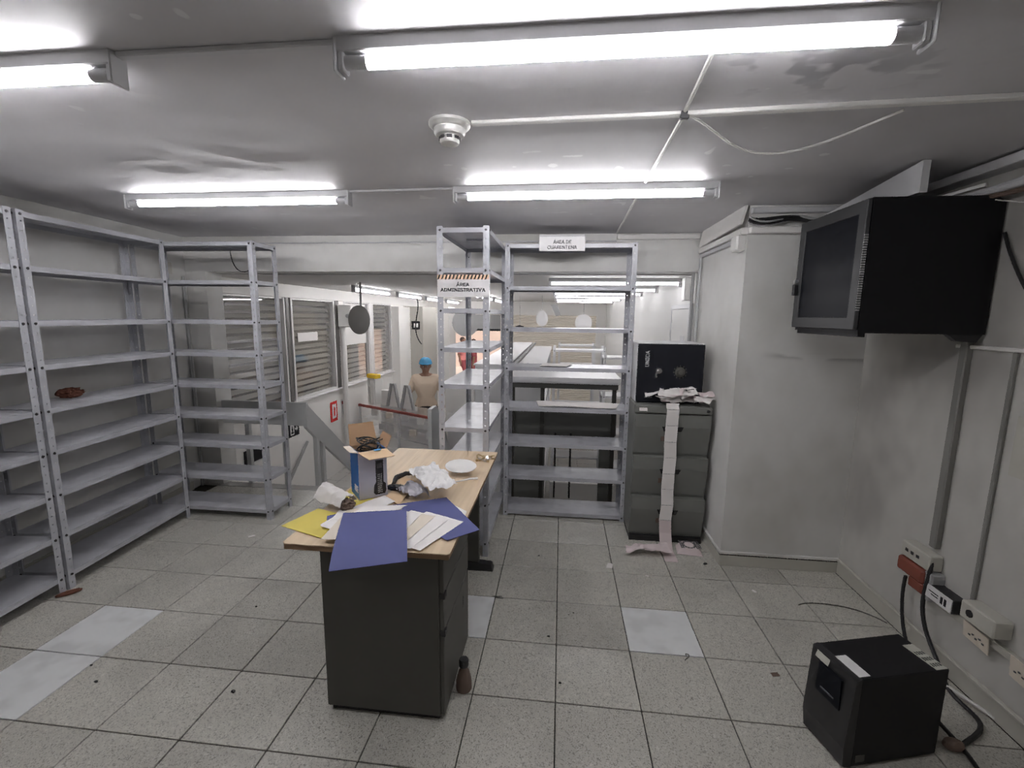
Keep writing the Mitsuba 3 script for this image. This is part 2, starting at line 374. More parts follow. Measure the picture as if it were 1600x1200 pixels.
# windows of the left wall: frame, pane, shutter slats outside
for w, (ya, yb) in enumerate(((4.2, 5.46), (5.58, 6.72), (7.04, 7.98), (8.14, 9.08))):
    k = thing(f'window_{w+1}', ['window nearest the office with a closed slatted shutter behind its glass', 'second shuttered window from the office', 'third shuttered window, behind the round mirror', 'farthest shuttered window, beside the white pier'][w], None, kind='structure')
    part(k, 'pane', box(-3.532, -3.528, ya+.03, yb-.03, .53, 1.84), GLASS)
    part(k, 'frame', join(box(-3.55, -3.49, ya, ya+.035, .5, 1.86), box(-3.55, -3.49, yb-.035, yb, .5, 1.86), box(-3.55, -3.5, ya, yb, .5, .53), box(-3.55, -3.5, ya, yb, 1.84, 1.86)), WFRAME)
    part(k, 'gap_shade_board', box(-3.66, -3.64, ya, yb, .5, 1.86), DFRAME)  # dark board added so the gaps between slats look shadowed
    sl = mikit.ply(hull([(x, y, z) for y in (.0, yb-ya) for x, z in ((0, .052), (.030, .012), (.034, .004), (.028, 0), (-.004, .044))]), SLAT)
    for s in range(16):
        part(k, 'shutter_slat', sl, None, tw=T().translate([-3.615, ya, .5+s*.085]))
    if w in (0, 2):
        part(k, 'mullion', box(-3.56, -3.48, yb, yb+.06 if w == 0 else yb+.13, .5, 1.86), DFRAME if w == 0 else WFRAME)
part('window_2', 'notice', box(-3.524, -3.520, 5.75, 6.25, 1.28, 1.40), PAPER)
part('window_3', 'blind', box(-3.524, -3.520, 7.08, 7.9, 1.15, 1.83), WHITE, label='white panel covering the upper half')
struct('wall_window_outside', box(-3.95, -3.9, 4.0, 12.0, ZS, 2.1), DFRAME, 'dark wall close outside the windows')

# street outside the entrance
struct('street', box(-14, 12, FARY+.3, 40, ZS-.06, ZS-.01), STREET, 'pale pavement outside the entrance')
struct('facade', join(box(-14, 10, 22, 22.5, ZS, 8), *[box(x, x+1.4, 21.9, 22.05, 2.2, 4.0) for x in (-11, -8, -5, -2, 1, 4)]), FACADE, 'warm coloured building across the street')

# stairs, parapets
k = thing('stairs', 'short flight of cement steps going down to the shop', None, kind='structure')
for s in range(5):
    part(k, 'step', box(-2.36, -1.22, FRONT+s*.235, FRONT+(s+1)*.235+.02, ZS, -.17*(s+1)+.0, .004), CONC)
k = thing('stair_parapet', 'grey sheet-metal parapet running down the left side of the stairs', 'railing')
def band(pts_yz, x, w=.035):
    q = [(x-w/2, y, z) for y, z in pts_yz]+[(x+w/2, y, z) for y, z in pts_yz]
    return hull(q)
part(k, 'panel', join(box(-3.245, -2.38, 3.955, 3.99, .60, .825, .004)), STEEL)
part(k, 'sloping_panel', band([(3.955, .825), (3.955, .585), (4.12, .44), (4.98, -.27), (4.98, -.05)], -2.40), STEEL)
for x, y, zb, zt in ((-3.0, 3.972, 0, .6), (-2.62, 3.972, 0, .6), (-2.405, 4.14, -.34, .46), (-2.405, 4.245, -.34, .37)):
    part(k, 'post', box(x-.022, x+.022, y-.022, y+.022, zb, zt, .003), STEEL)
k = thing('stair_parapet', 'grey sheet-metal parapet on the right of the stairs beside the sign rack', 'railing')
part(k, 'panel', band([(3.98, .80), (3.98, .25), (4.35, -.08), (4.9, -.35), (4.9, -.05), (4.25, .72), (4.15, .80)], -1.19), STEEL)
part(k, 'post', box(-1.21, -1.17, 4.08, 4.12, -.34, .3), STEEL)
single('wall_handrail', cyl((-3.47, 5.0, -.76), (-3.47, 5.75, -.10), .02, 10), GREY, 'grey pipe handrail sloping along the white wall by the stairs', 'handrail')

# ------------------------------------------------------------------ light fittings
def add_tube(key, p0, p1, r, power):
    m = tube([p0, p1], r, 14)
    d = mikit.ply(m, TUBE_END, smooth=40)
    d['emitter'] = {'type': 'area', 'radiance': rgb(power, power*.985, power*1.01)}
    k = uniq(key+'__tube'); scene[k] = d
def batten(x0, x1, y, zc, label, group=None, power=OFFICE_TUBE, axis='x', r=.017, tz=.052, name='tube_light', detail=True):
    """A bare tube hanging under its batten: x0..x1 along the axis, y across, zc the ceiling."""
    k = thing(name, label, 'ceiling light', group)
    def q(a0, a1, b0, b1, z0, z1, b=.003):
        return box(a0, a1, b0, b1, z0, z1, b) if axis == 'x' else box(b0, b1, a0, a1, z0, z1, b)
    part(k, 'batten', q(x0, x1, y-.022, y+.022, zc-.034, zc+.004), LGREY)
    for s, xe in ((1, x0), (-1, x1)):
        part(k, 'lamp_holder', join(q(xe+s*.004, xe+s*.020, y-.018, y+.018, zc-tz-.024, zc-.02), q(xe-s*.004, xe+s*.004, y-.026, y+.026, zc-tz-.030, zc)), LGREY)
    e = .075 if detail else .03
    def pt(a): return (a, y, zc-tz) if axis == 'x' else (y, a, zc-tz)
    if detail:
        for s, xe in ((1, x0), (-1, x1)):
            part(k, 'end_cap', cyl(pt(xe+s*.02), pt(xe+s*e), r*.98, 14), LGREY, smooth=40)
    add_tube(k, pt(x0+e), pt(x1-e), r, power)
    return k
batten(-.575, .785, 1.19, CH, 'large bare tube light closest overhead, above the smoke detector', 'office tube lights')
batten(-2.55, -1.19, 1.19, CH, 'bare tube light cut off by the left edge of the photo', 'office tube lights')
batten(-2.55, -1.19, 2.52, CH, 'bare tube light above the left racks, far left of the middle row', 'office tube lights')
batten(-.59, .765, 2.49, CH, 'bare tube light above the sign rack and the smoke detector cable', 'office tube lights')
for i, y in enumerate((4.42, 5.5, 6.5, 7.55, 8.75, 10.0)):
    batten(-.13, 1.085, y, SC, ['nearest tube light of the shop row along its right wall', 'second tube light of the right shop row', 'third tube light of the right shop row', 'fourth tube light of the right shop row', 'fifth tube light of the right shop row', 'farthest tube light of the right shop row'][i], 'shop tube lights on the right', SHOP_RIGHT, 'x', .014, .05, detail=False)
for i, y in enumerate((5.55, 7.1, 8.65, 10.2)):
    batten(y, y+1.2, -2.62, SC, ['nearest tube light along the left side of the shop', 'second tube light along the left side of the shop', 'third tube light along the left side of the shop', 'farthest tube light along the left side of the shop'][i], 'shop tube lights on the left', SHOP_TUBE, 'y', .018, .055, detail=False)
for i, y in enumerate((6.1, 7.6, 9.1)):
    batten(y, y+1.2, -1.36, SC, ['nearest tube light down the middle of the shop', 'second tube light down the middle of the shop', 'farthest tube light down the middle of the shop'][i], 'shop tube lights in the middle', SHOP_TUBE, 'y', .018, .055, detail=False)

# smoke detector, raceways and cables on the ceiling
k = thing('smoke_detector', 'round white smoke detector on the ceiling at the end of the cable raceway', 'smoke detector')
c = (-.415, 1.69)
part(k, 'base', mv(lathe([(0, 0), (.074, 0), (.074, -.010), (.066, -.018), (.058, -.022), (0, -.022)], 32), (*c, CH)), WHITE, smooth=40)
part(k, 'body', mv(lathe([(.056, -.020), (.056, -.036), (.050, -.044), (.036, -.046), (0, -.046)], 32), (*c, CH)), WHITE, smooth=40)
part(k, 'chamber', mv(lathe([(.034, -.044), (.036, -.062), (.032, -.070), (.020, -.074), (0, -.074)], 32), (*c, CH)), WHITE, smooth=40)
for a in range(8):
    t = a*math.pi/4+.2
    part(k, 'smoke_slot', mv(box(-.009, .009, -.003, .003, -.005, .005), (c[0]+.0345*math.cos(t), c[1]+.0345*math.sin(t), CH-.054), rz=math.degrees(t)+90), DARK)
def raceway(name, p0, p1, w, h, z, label, mat=WHITE):
    p0, p1 = np.array(p0, float), np.array(p1, float)
    L = np.linalg.norm(p1-p0); a = math.degrees(math.atan2(*(p1-p0)[::-1]))
    return single(name, mv(box(0, L, -w/2, w/2, z-h, z, .003), (*p0, 0), rz=a), mat, label, 'cable raceway')
raceway('cable_raceway', (-.335, 1.685), (.383, 1.668), .024, .014, CH+.001, 'white raceway from the smoke detector to the junction on the ceiling')
raceway('cable_raceway', (.392, 1.668), (1.86, 1.60), .026, .016, CH+.001, 'long white raceway running right from the ceiling junction')
raceway('cable_raceway', (.385, 1.655), (.36, 1.22), .012, .008, CH+.001, 'thin white raceway between the junction and the nearest tube light')
raceway('cable_raceway', (.388, 1.68), (.40, 2.46), .014, .010, CH+.001, 'white raceway between the junction and the second row of lights')
raceway('cable_raceway', (.40, 2.52), (.425, 3.88), .014, .010, CH+.001, 'white raceway from the second row of lights to the front beam')
raceway('cable_raceway', (-1.185, 1.19), (-.58, 1.19), .024, .014, CH+.001, 'grey raceway joining the two nearest tube lights', LGREY)
raceway('cable_raceway', (-1.185, 2.515), (-.595, 2.495), .024, .014, CH+.001, 'grey raceway joining the two tube lights of the second row', LGREY)
single('raceway_clip', box(.372, .400, 1.655, 1.672, CH-.024, CH, .002), DARK, 'small dark clip at the ceiling raceway junction', 'cable clip')
single('ceiling_cable', tube([(.41, 1.672, CH-.012), (.50, 1.735, CH-.035), (.62, 1.82, CH-.065), (.75, 1.86, CH-.075), (.90, 1.83, CH-.055), (1.02, 1.76, CH-.02), (1.08, 1.70, CH-.004)], .0042, 8, 40), WHITE, 'loose white cable sagging from the ceiling beside the long raceway', 'cable', smooth=40)
k = single('beam_raceway', box(.43, 1.08, 3.868, 3.899, CH-.052, CH-.012, .004), WHITE, 'white raceway along the top of the front beam', 'cable raceway')
single('beam_raceway', box(-3.40, .43, 3.888, 3.90, CH-.066, CH-.056, .002), LGREY, 'thin grey conduit along the whole front beam', 'conduit')
single('hanging_wire', tube([(-.80, 3.893, 2.245), (-.802, 3.888, 2.20), (-.80, 3.89, 2.15), (-.803, 3.888, 2.11)], .004, 6, 12), DARK, 'short black wire end hanging on the front beam beside the sign rack', 'wire')
single('hanging_wire', tube([(-2.98, 3.893, 2.22), (-2.96, 3.885, 2.12), (-2.93, 3.885, 2.06), (-2.80, 3.885, 2.04)], .004, 6, 16), DARK, 'thin dark wire running down the beam behind the corner rack', 'wire')
# column head: sloping duct cover, trunkings, junction box, cable bundle
k = thing('duct_cover', 'white duct cover board fixed along the top of the column side', 'duct cover')
part(k, 'board', hull([(1.085, 2.985, CH), (1.085, 3.83, CH), (1.10, 2.985, CH), (1.10, 3.83, CH), (1.06, 2.985, 2.225), (1.06, 3.83, 2.205), (1.075, 2.985, 2.225), (1.075, 3.83, 2.205)]), WHITE)
part(k, 'lower_trunking', box(1.068, 1.113, 2.985, 3.86, 2.165, 2.205, .004), WHITE)
part(k, 'trunking', box(1.085, 1.113, 3.10, 3.88, 2.135, 2.160, .003), LGREY)
single('trunking', box(1.115, 1.58, 2.955, 2.998, 2.168, 2.205, .004), WHITE, 'white trunking across the column head left of the black cabinet', 'trunking')
single('trunking', box(1.12, RW, 2.962, 2.998, 2.285, 2.318, .004), LGREY, 'grey trunking under the ceiling over the cable bundle', 'trunking')
k = thing('junction_box', 'white square junction box near the top of the column corner', 'junction box')
part(k, 'body', box(1.062, 1.112, 3.01, 3.115, 2.075, 2.165, .005), WHITE)
part(k, 'lid', box(1.056, 1.064, 3.015, 3.11, 2.08, 2.16, .003), WHITE)
for i in range(7):
    z0 = 2.225+.009*(i % 4)
    single('cable', tube([(1.10, 2.975-.006*i, z0+.01), (1.22, 2.955-.004*i, z0-.012+.01*(i % 3)), (1.36, 2.95, z0+.015), (1.50, 2.93-.006*i, z0-.02), (1.66, 2.84, z0+.005), (1.75, 2.74, 2.20)], .0055+.0012*(i % 3), 7, 28), DARK if i % 3 else GREY, 'one of the dark cables bundled over the column head', 'cable', smooth=40, group='cables bundled over the column head')
single('riser_conduit', join(cyl((1.093, 3.862, 0), (1.093, 3.862, 2.17), .010, 10)), LGREY, 'thin grey riser pipe in the corner behind the safe', 'pipe', smooth=40)
single('riser_conduit', join(cyl((1.062, 3.93, 0), (1.062, 3.93, 2.02), .012, 10)), GREY, 'darker riser pipe in the corner behind the safe', 'pipe', smooth=40)
single('emergency_light', box(1.0, 1.05, 3.93, 4.02, 1.80, 1.99, .006), WHITE, 'narrow white box on the shop side of the column', 'junction box')
single('wall_conduit', cyl((-3.425, 3.845, 0), (-3.425, 3.845, 1.98), .014, 10), GREY, 'thin dark grey rod down the corner at the end of the left wall', 'conduit', smooth=40)  # slim dark cylinder along the upright dark line of the corner
single('wall_socket', mv(join(box(-.012, .0, -.055, .055, -.05, .05, .004)), (*lw(1.44, .012), 2.04), rz=5), OFFW, 'old double wall socket high in the left corner', 'wall socket')

# ------------------------------------------------------------------ racks
_post = {}
def post(sx, sy, H, holes=True, mat=RACK):
    """L-angle upright, its corner at the origin, flanges towards +sx and +sy."""
    key = (sx, sy, round(H, 3), holes, mat)
    if key in _post: return _post[key]
    w, t = .038, .0022
    ms = []
    def flange():
        hs = []
        if holes:
            z = .035
            while z < H-.02:
                hs.append([(w*.55+.0052*math.cos(q), z+.0052*math.sin(q)) for q in np.arange(6)*math.pi/3])
                z += .05
        return trimesh.creation.extrude_polygon(sg.Polygon([(0, 0), (w, 0), (w, H), (0, H)], hs), t, engine='earcut')
    a = flange().vertices; fa = flange().faces
    va = np.c_[a[:, 0]*sx, a[:, 2]*sy, a[:, 1]]
    vb = np.c_[a[:, 2]*sx, a[:, 0]*sy, a[:, 1]]
    A, B = trimesh.Trimesh(va, fa, process=False), trimesh.Trimesh(vb, fa, process=False)
    for m in (A, B):
        if m.volume < 0: m.invert()
    _post[key] = mikit.ply(join(A, B), mat)
    return _post[key]
_shelf = {}
def shelf(w, d, mat, lip=.030):
    key = (round(w, 3), round(d, 3), mat)
    if key in _shelf: return _shelf[key]
    t = .0016
    g = .003
    parts = [box(g, w-g, g, d-g, -t, 0), box(g, w-g, g, g+t, -lip, -t), box(g, w-g, d-g-t, d-g, -lip, -t), box(g, g+t, g, d-g, -lip, -t), box(w-g-t, w-g, g, d-g, -lip, -t),
             box(g, w-g, g, g+.012, -lip, -lip+t), box(g, w-g, d-g-.012, d-g, -lip, -lip+t), box(w*.3, w*.7, d*.48, d*.52, -.012, -t)]
    _shelf[key] = mikit.ply(join(*parts), mat)
    return _shelf[key]
def rack(name, label, w, d, H, levels, tw=T(), mat=RACK, group=None, holes=True, bolts='xy'):
    """w along local x, d along local y, local origin at one floor corner."""
    k = thing(name, label, 'shelving rack', group)
    for sx, sy, x, y in ((1, 1, 0, 0), (-1, 1, w, 0), (1, -1, 0, d), (-1, -1, w, d)):
        part(k, 'upright', post(sx, sy, H, holes, mat), None, tw=tw @ T().translate([x, y, 0]))
    sm = shelf(w, d, mat)
    bl = []
    hexb = tube([(0, 0, 0), (0, 0, .004)], .0075, 6)
    for z in levels:
        part(k, 'shelf', sm, None, tw=tw @ T().translate([0, 0, z]))
        for x in (.021, w-.021):
            bl += [mv(hexb, (x, 0, z-.015), rx=90), mv(hexb, (x, d, z-.015), rx=-90)]
        for y in (.021, d-.021):
            bl += [mv(hexb, (0, y, z-.015), ry=-90), mv(hexb, (w, y, z-.015), ry=90)]
    part(k, 'bolt_heads', mikit.ply(join(*bl), BOLT), None, tw=tw, kind='stuff', label='dark bolt heads')
    return k
# local x runs along the wall, local y away from the room: rotate so that +x -> along dL
def left_tw(s):                                            # rack with its front on the line through (-2.90, 2.205)
    o = np.array([-2.90, 2.205])+dL*s
    return T().translate([float(o[0]), float(o[1]), 0]).rotate([0, 0, 1], 95.0)
LV = [2.187, 1.902, 1.603, 1.355, 1.104, .858, .605, .352, .104]
rack('storage_rack', 'long grey metal rack cut off by the left edge of the photo', 1.0, .31, 2.195, LV, left_tw(-1.022), group=None)
rack('storage_rack', 'long grey metal rack along the left wall holding the brown rag', 1.0, .31, 2.195, LV, left_tw(0.0))
rack('storage_rack', 'grey metal rack standing across the corner at the end of the left wall', 1.0, .29, 2.19, [2.184, 1.902, 1.603, 1.352, 1.104, .855, .62, .352, .085], T().translate([-3.295, 3.225, 0]))
rack('storage_rack', 'narrow end-on grey rack behind the desk carrying the ÁREA ADMINISTRATIVA sign', .335, .905, 2.215, [2.205, 1.958, 1.703, 1.450, 1.208, .915, .66, .39, .11], T().translate([-.80, 2.892, 0]))
rack('storage_rack', 'wide grey metal rack carrying the ÁREA DE CUARENTENA sign', 1.0, .29, 2.215, [2.207, 1.888, 1.567, 1.258, .928, .632, .350, .045], T().translate([-.448, 3.572, 0]))
single('shelf_paper', sheet4([(-.17, 3.62), (.45, 3.60), (.50, 3.83), (-.20, 3.85)], .931, 18, .012, 9, 3, .001), PAPER, 'white plastic sheet lying on a middle shelf of the quarantine rack', 'sheet')
single('shelf_paper', sheet4([(-.17, 3.62), (.05, 3.60), (.10, 3.83), (-.14, 3.85)], 1.261, 12, .010, 9, 5, .001), PAPER, 'crumpled white paper on the shelf above the plastic sheet', 'sheet')
single('rag', lump((-3.13, 2.54, 1.106), (.040, .060, .026), 4, 3, .7), RAG, 'crumpled red-brown rag on a shelf of the left rack', 'rag')

# signs on the racks
k = thing('area_sign', 'white ÁREA ADMINISTRATIVA sign with an orange hazard strip', 'sign')
ys = 2.8835
part(k, 'plate', box(-.797, -.462, ys, ys+.003, 1.775, 1.903), SIGN)
part(k, 'hazard_strip', box(-.797, -.462, ys-.0012, ys+.001, 1.886, 1.915), ORANGE)
st = [prism([(x, 0), (x+.008, 0), (x+.018, .029), (x+.010, .029)], .0012) for x in np.arange(-.795, -.485, .0235)]
part(k, 'stripes', join(*[trimesh.Trimesh(np.c_[m.vertices[:, 0], ys-.0013-m.vertices[:, 2], m.vertices[:, 1]+1.886], m.faces[:, ::-1], process=False) for m in st]), INK)
part(k, 'lettering', join(text_on('ÁREA', .021, (-.632, ys, 1.843), (1, 0, 0), (0, 0, 1), stretch=1.12), text_on('ADMINISTRATIVA', .021, (-.632, ys, 1.810), (1, 0, 0), (0, 0, 1), stretch=1.12)), INK)
k = thing('area_sign', 'white ÁREA DE CUARENTENA sign on top of the wide rack', 'sign')
ys = 3.556
part(k, 'plate', box(-.185, .160, ys, ys+.003, 2.150, 2.270), SIGN)
part(k, 'hazard_strip', box(-.185, .160, ys-.001, ys+.001, 2.255, 2.270), LGREY)
part(k, 'lettering', join(text_on('ÁREA DE', .024, (-.012, ys, 2.205), (1, 0, 0), (0, 0, 1)), text_on('CUARENTENA', .024, (-.012, ys, 2.166), (1, 0, 0), (0, 0, 1))), FADED)

# ------------------------------------------------------------------ filing cabinet, safe, receipts
FX0, FX1, FY0, FY1 = .545, 1.075, 3.25, 3.80
k = thing('filing_cabinet', 'grey three-drawer metal filing cabinet under the black safe', 'filing cabinet')
part(k, 'body', box(FX0, FX1, FY0+.056, FY1, .035, 1.035, .004), FILE)
part(k, 'base', box(FX0+.004, FX1-.004, FY0+.025, FY1-.01, 0, .04), DARK)
part(k, 'top_rail', box(FX0, FX1, FY0, FY0+.022, .985, 1.035, .003), FILE)
for z0, z1 in ((.052, .352), (.362, .662), (.672, .978)):
    prof = [(FY0+.06, z0+.004), (FY0+.046, z0+.004), (FY0, z1-.094), (FY0, z1-.004), (FY0+.06, z1-.004)]
    d = part(k, 'drawer', hull([(x, y, z) for x in (FX0+.003, FX1-.003) for y, z in prof]), FILE)
    part(d, 'handle', hull([(x, FY0+y, z1-z) for x, y, z in ((.735, -.002, .090), (.885, -.002, .090), (.75, .001, .125), (.87, .001, .125), (.735, .01, .090), (.885, .01, .090), (.75, .01, .125), (.87, .01, .125))]), DARK)
    part(d, 'label_holder', box(.735, .80, FY0+.016, FY0+.03, z1-.20, z1-.165), BROWN)
part(k, 'lock', mv(lathe([(0, 0), (.011, 0), (.011, .004), (.006, .006), (0, .006)], 14), (1.045, FY0, 1.008), rx=90), DARK)
part(k, 'price_label', box(.57, .625, FY0-.0015, FY0+.001, .998, 1.022), PAPER)
k = thing('safe', 'black steel safe standing on the filing cabinet', 'safe')
part(k, 'body', box(.557, 1.035, 3.40, 3.79, 1.036, 1.475, .006), LGREY)
part(k, 'door', box(.563, 1.031, 3.372, 3.402, 1.040, 1.470, .006), NAVY)
part(k, 'lettering', text_on('UNICA', .026, (.642, 3.372, 1.362), (0, 0, 1), (-1, 0, 0), .0012), LGREY)
part(k, 'small_lettering', join(*[box(.622+i*.012, .630+i*.012, 3.3705, 3.373, 1.074, 1.080) for i in range(5)]), GREY)
part(k, 'handle', join(mv(lathe([(0, 0), (.022, 0), (.02, .012), (0, .014)], 20), (.715, 3.372, 1.275), rx=90), tube([(.715, 3.355, 1.275), (.70, 3.349, 1.267), (.691, 3.349, 1.25), (.697, 3.349, 1.23)], .007, 8, 12)), CHROME, smooth=40)
part(k, 'dial', join(mv(lathe([(0, 0), (.038, 0), (.036, .008), (.022, .010), (.020, .026), (0, .027)], 28), (.865, 3.372, 1.268), rx=90), *[mv(box(-.003, .003, -.006, .006, 0, .004), (.865+.045*math.cos(a), 3.371, 1.268+.045*math.sin(a)), rx=90, ry=0) for a in np.arange(0, 2*math.pi, math.pi/6)]), PED, smooth=40)
# pile of receipts on the cabinet top
rr = random.Random(3)
for i in range(30):
    x, y = rr.uniform(.68, 1.08), rr.uniform(3.27, 3.345)
    w, h, a = rr.uniform(.035, .075), rr.uniform(.018, .035), rr.uniform(-.7, .7)
    hz = .095*(.45+.55*min(1, max(0, (x-.62)/.3)))*rr.random()
    tilt, roll = rr.uniform(-.5, .5), rr.uniform(.0, .9)
    ca, sa = math.cos(a), math.sin(a)
    c = [(x+ca*u-sa*q*.7, y+sa*u*.4+ca*q*.7, 1.046+hz+u*tilt*.6+q*roll) for u, q in ((-w, -h), (w, -h), (w, h), (-w, h))]
    c = [(min(max(p[0], .62), 1.10), min(max(p[1], 3.235), 3.362), max(p[2], 1.042)) for p in c]
    single('receipt', sheet4(c, 0, 9, .036, 30, i, .0007), PAPER if i % 4 else RECEIPT, 'crumpled till receipt in the pile on the filing cabinet', 'receipt', group='receipts piled in front of the safe')
# the long receipt strip hanging to the floor
ps = [(3.262, 1.052), (3.238, 1.062), (3.226, 1.045)]
z = 1.02
while z > .13:
    ps.append((3.226-.006*((len(ps)) % 2), z)); z -= .118
ps += [(3.216, .10), (3.18, .03), (3.12, .008), (3.05, .006), (2.985, .004)]
ps = np.array(ps)
def ribbon(path, xl, xr, th=.0008):
    path = np.asarray(path, float); N = len(path)
    t = np.gradient(path, axis=0); nn = np.c_[-t[:, 1], t[:, 0]]; nn /= np.linalg.norm(nn, axis=1, keepdims=True)
    vs = []
    for off in (0, th):
        for xs in (xl, xr):
            q = path+nn*off
            vs.append(np.c_[np.broadcast_to(xs, (N,)), q[:, 0], q[:, 1]])
    v = np.vstack(vs); f = []
    for i in range(N-1):
        for a, b in ((0, 1), (3, 2), (1, 3), (2, 0)):
            f += [(a*N+i, b*N+i, b*N+i+1), (a*N+i, b*N+i+1, a*N+i+1)]
    f += [(0, 2*N, 3*N), (0, 3*N, N), (N-1, 2*N-1, 4*N-1), (N-1, 4*N-1, 3*N-1)]
    m = trimesh.Trimesh(v, f, process=False)
    if m.volume < 0: m.invert()
    return m
xj = np.array([.004*math.sin(i*2.3) for i in range(len(ps))])
k = thing('receipt_strip', 'long folded receipt strip hanging down the filing cabinet to the floor', 'receipt')
ne = len(ps)-6
part(k, 'strip', ribbon(ps[:ne+1], (.752+xj)[:ne+1], (.838+xj)[:ne+1]), PAPER)
part(k, 'strip_end', ribbon(ps[ne:], (.752+xj)[ne:], (.838+xj)[ne:]), RECEIPT, label='pinkish printed end')
for i in range(3, 12):
    if ps[i][1] > .1: part(k, 'fold_line', box(.754, .836, ps[i][0]-.0022, ps[i][0]-.0005, ps[i][1]-.0012, ps[i][1]+.0012), GREY)
for i, (c, lab) in enumerate((([(.49, 3.01), (.64, 3.05), (.64, 3.14), (.50, 3.10)], 'curled pink receipt on the floor, leftmost under the filing cabinet'),
             ([(.62, 3.03), (.80, 3.02), (.79, 3.14), (.63, 3.12)], 'buckled pink receipt on the floor against the hanging strip'),
             ([(.86, 3.10), (1.03, 3.08), (1.05, 3.24), (.88, 3.24)], 'printed pink receipt on the floor right of the hanging strip'))):
    k = thing('floor_receipt', lab, 'receipt')
    part(k, 'paper', sheet4(c, .004, 16, .085 if i != 2 else 0, 14, 20+i, .0008) if i != 2 else sheet4(c, .004, 12, 0, th=.0008, zf=lambda s, t: .041*np.clip(np.minimum(s, 1-s)*6, 0, 1)*np.clip(np.minimum(t, 1-t)*6, 0, 1)), RECEIPT)
    if i == 2:
        ring = [(.955+.040*math.cos(q), 3.165+.048*math.sin(q)) for q in np.linspace(0, 6.28, 14)[:-1]]
        part(k, 'stamp_print', join(*[box(px-.007, px+.007, py-.009, py+.009, .0455, .0462) for px, py in ring], *[box(px-.004, px+.004, 3.11, 3.22, .0455, .0462) for px in (1.0, 1.012, 1.024, .895, .907)]), FADED)
# ------------------------------------------------------------------ the desk
DX0, DX1, DY0, DY1, DZ = -1.075, -.398, 1.557, 2.868, .765
desk = thing('desk', 'office desk with a chipped beech top and a dark grey drawer pedestal', 'desk')
edge = [(DX0, DY0+.012), (DX0+.015, DY0), (DX0+.06, DY0+.004), (DX0+.11, DY0-.001), (DX0+.16, DY0+.003), (DX0+.35, DY0), (DX1-.012, DY0), (DX1, DY0+.01), (DX1, DY1), (DX0, DY1)]
part(desk, 'top', mv(prism(edge, .004), (0, 0, DZ-.004)), WOOD, label='worn beech laminate')
part(desk, 'core', box(DX0+.006, DX1-.004, DY0+.006, DY1-.003, DZ-.028, DZ-.0042, .002), CHIP, label='chipboard edge')
pd = part(desk, 'pedestal', box(-.94, -.452, 1.595, 2.072, .022, .7365, .004), PED)
part(pd, 'plinth', box(-.925, -.46, 1.61, 2.06, 0, .024), DARK)
for z0, z1 in ((.03, .40), (.408, .562), (.570, .728)):
    d = part(pd, 'drawer', box(-.452, -.434, 1.60, 2.068, z0, z1, .003), PED)
part(pd, 'drawer_lock', box(-.4345, -.4325, 1.95, 1.957, .27, .33), DARK)
for z0 in (.388, .550):
    part(pd, 'finger_grip', box(-.450, -.428, 1.597, 1.625, z0, z0+.024), DARK)
lg = part(desk, 'leg', join(box(-.62, -.50, 2.735, 2.765, .04, .737, .004), box(-.61, -.51, 2.72, 2.78, .715, .737)), PED)
part(lg, 'foot', hull([(x, y, z) for x, y, z in ((-.98, 2.715, 0), (-.98, 2.785, 0), (-.405, 2.715, 0), (-.405, 2.785, 0), (-.97, 2.725, .03), (-.97, 2.775, .03), (-.42, 2.725, .042), (-.42, 2.775, .042), (-.6, 2.725, .055), (-.6, 2.775, .055))]), DARK)
part(desk, 'modesty_panel', box(DX0+.03, DX0+.045, 2.07, 2.80, .30, .737), PED)

# papers and folders on the desk
tz = DZ
def onD(c, dz=0): return [(x, y, tz+dz) for x, y in c]
single('yellow_folder', sheet4([(-1.158, 1.687), (-.93, 1.606), (-.965, 1.83), (-1.096, 1.872)], tz+.004, 8, .001, 6, 1, .0016), YELL, 'yellow card folder hanging over the left desk edge', 'folder')
single('yellow_folder', sheet4([(-1.062, 2.12), (-1.035, 1.945), (-.93, 1.92), (-.87, 2.0)], tz+.003, 8, .001, 6, 2, .0014), YELL, 'corner of a yellow folder under the phone box', 'folder')
single('blue_folder', sheet4([(-.83, 1.913), (-.43, 1.65), (-.318, 1.756), (-.541, 2.068)], tz+.006, 12, .004, 5, 3, .0018), BLUE, 'dark blue folder reaching over the right desk edge', 'folder')
single('blue_folder', sheet4([(-1.014, 1.80), (-.965, 1.70), (-.86, 1.80), (-.93, 1.862)], tz+.006, 8, .001, 5, 4, .0014), BLUE, 'dark folder corner showing beside the yellow folder', 'folder')
fan = ['lowest white paper of the fan, reaching farthest right on the desk', 'second lowest white paper of the fan on the desk', 'cream paper in the middle of the fan on the desk', 'third highest white paper of the fan on the desk', 'second highest paper of the fan, half under the front folder', 'top paper of the fan, mostly under the front blue folder']
for i in range(6):
    a = math.radians(67+5.5*i)
    u, w_ = np.array([math.cos(a), math.sin(a)]), np.array([-math.sin(a), math.cos(a)])
    o = np.array([-.512-.040*i, 1.556+.006*i])                 # right front corner
    q = [o, o+u*.285, o+u*.285+w_*.205, o+w_*.205]
    single('paper_sheet', sheet4([(float(p[0]), float(p[1])) for p in q], tz+.007+.0026*i, 10, .003, 7, 30+i, .0009), PAPERY if i in (2, 5) else PAPER, fan[i], 'paper', group='papers fanned across the desk')
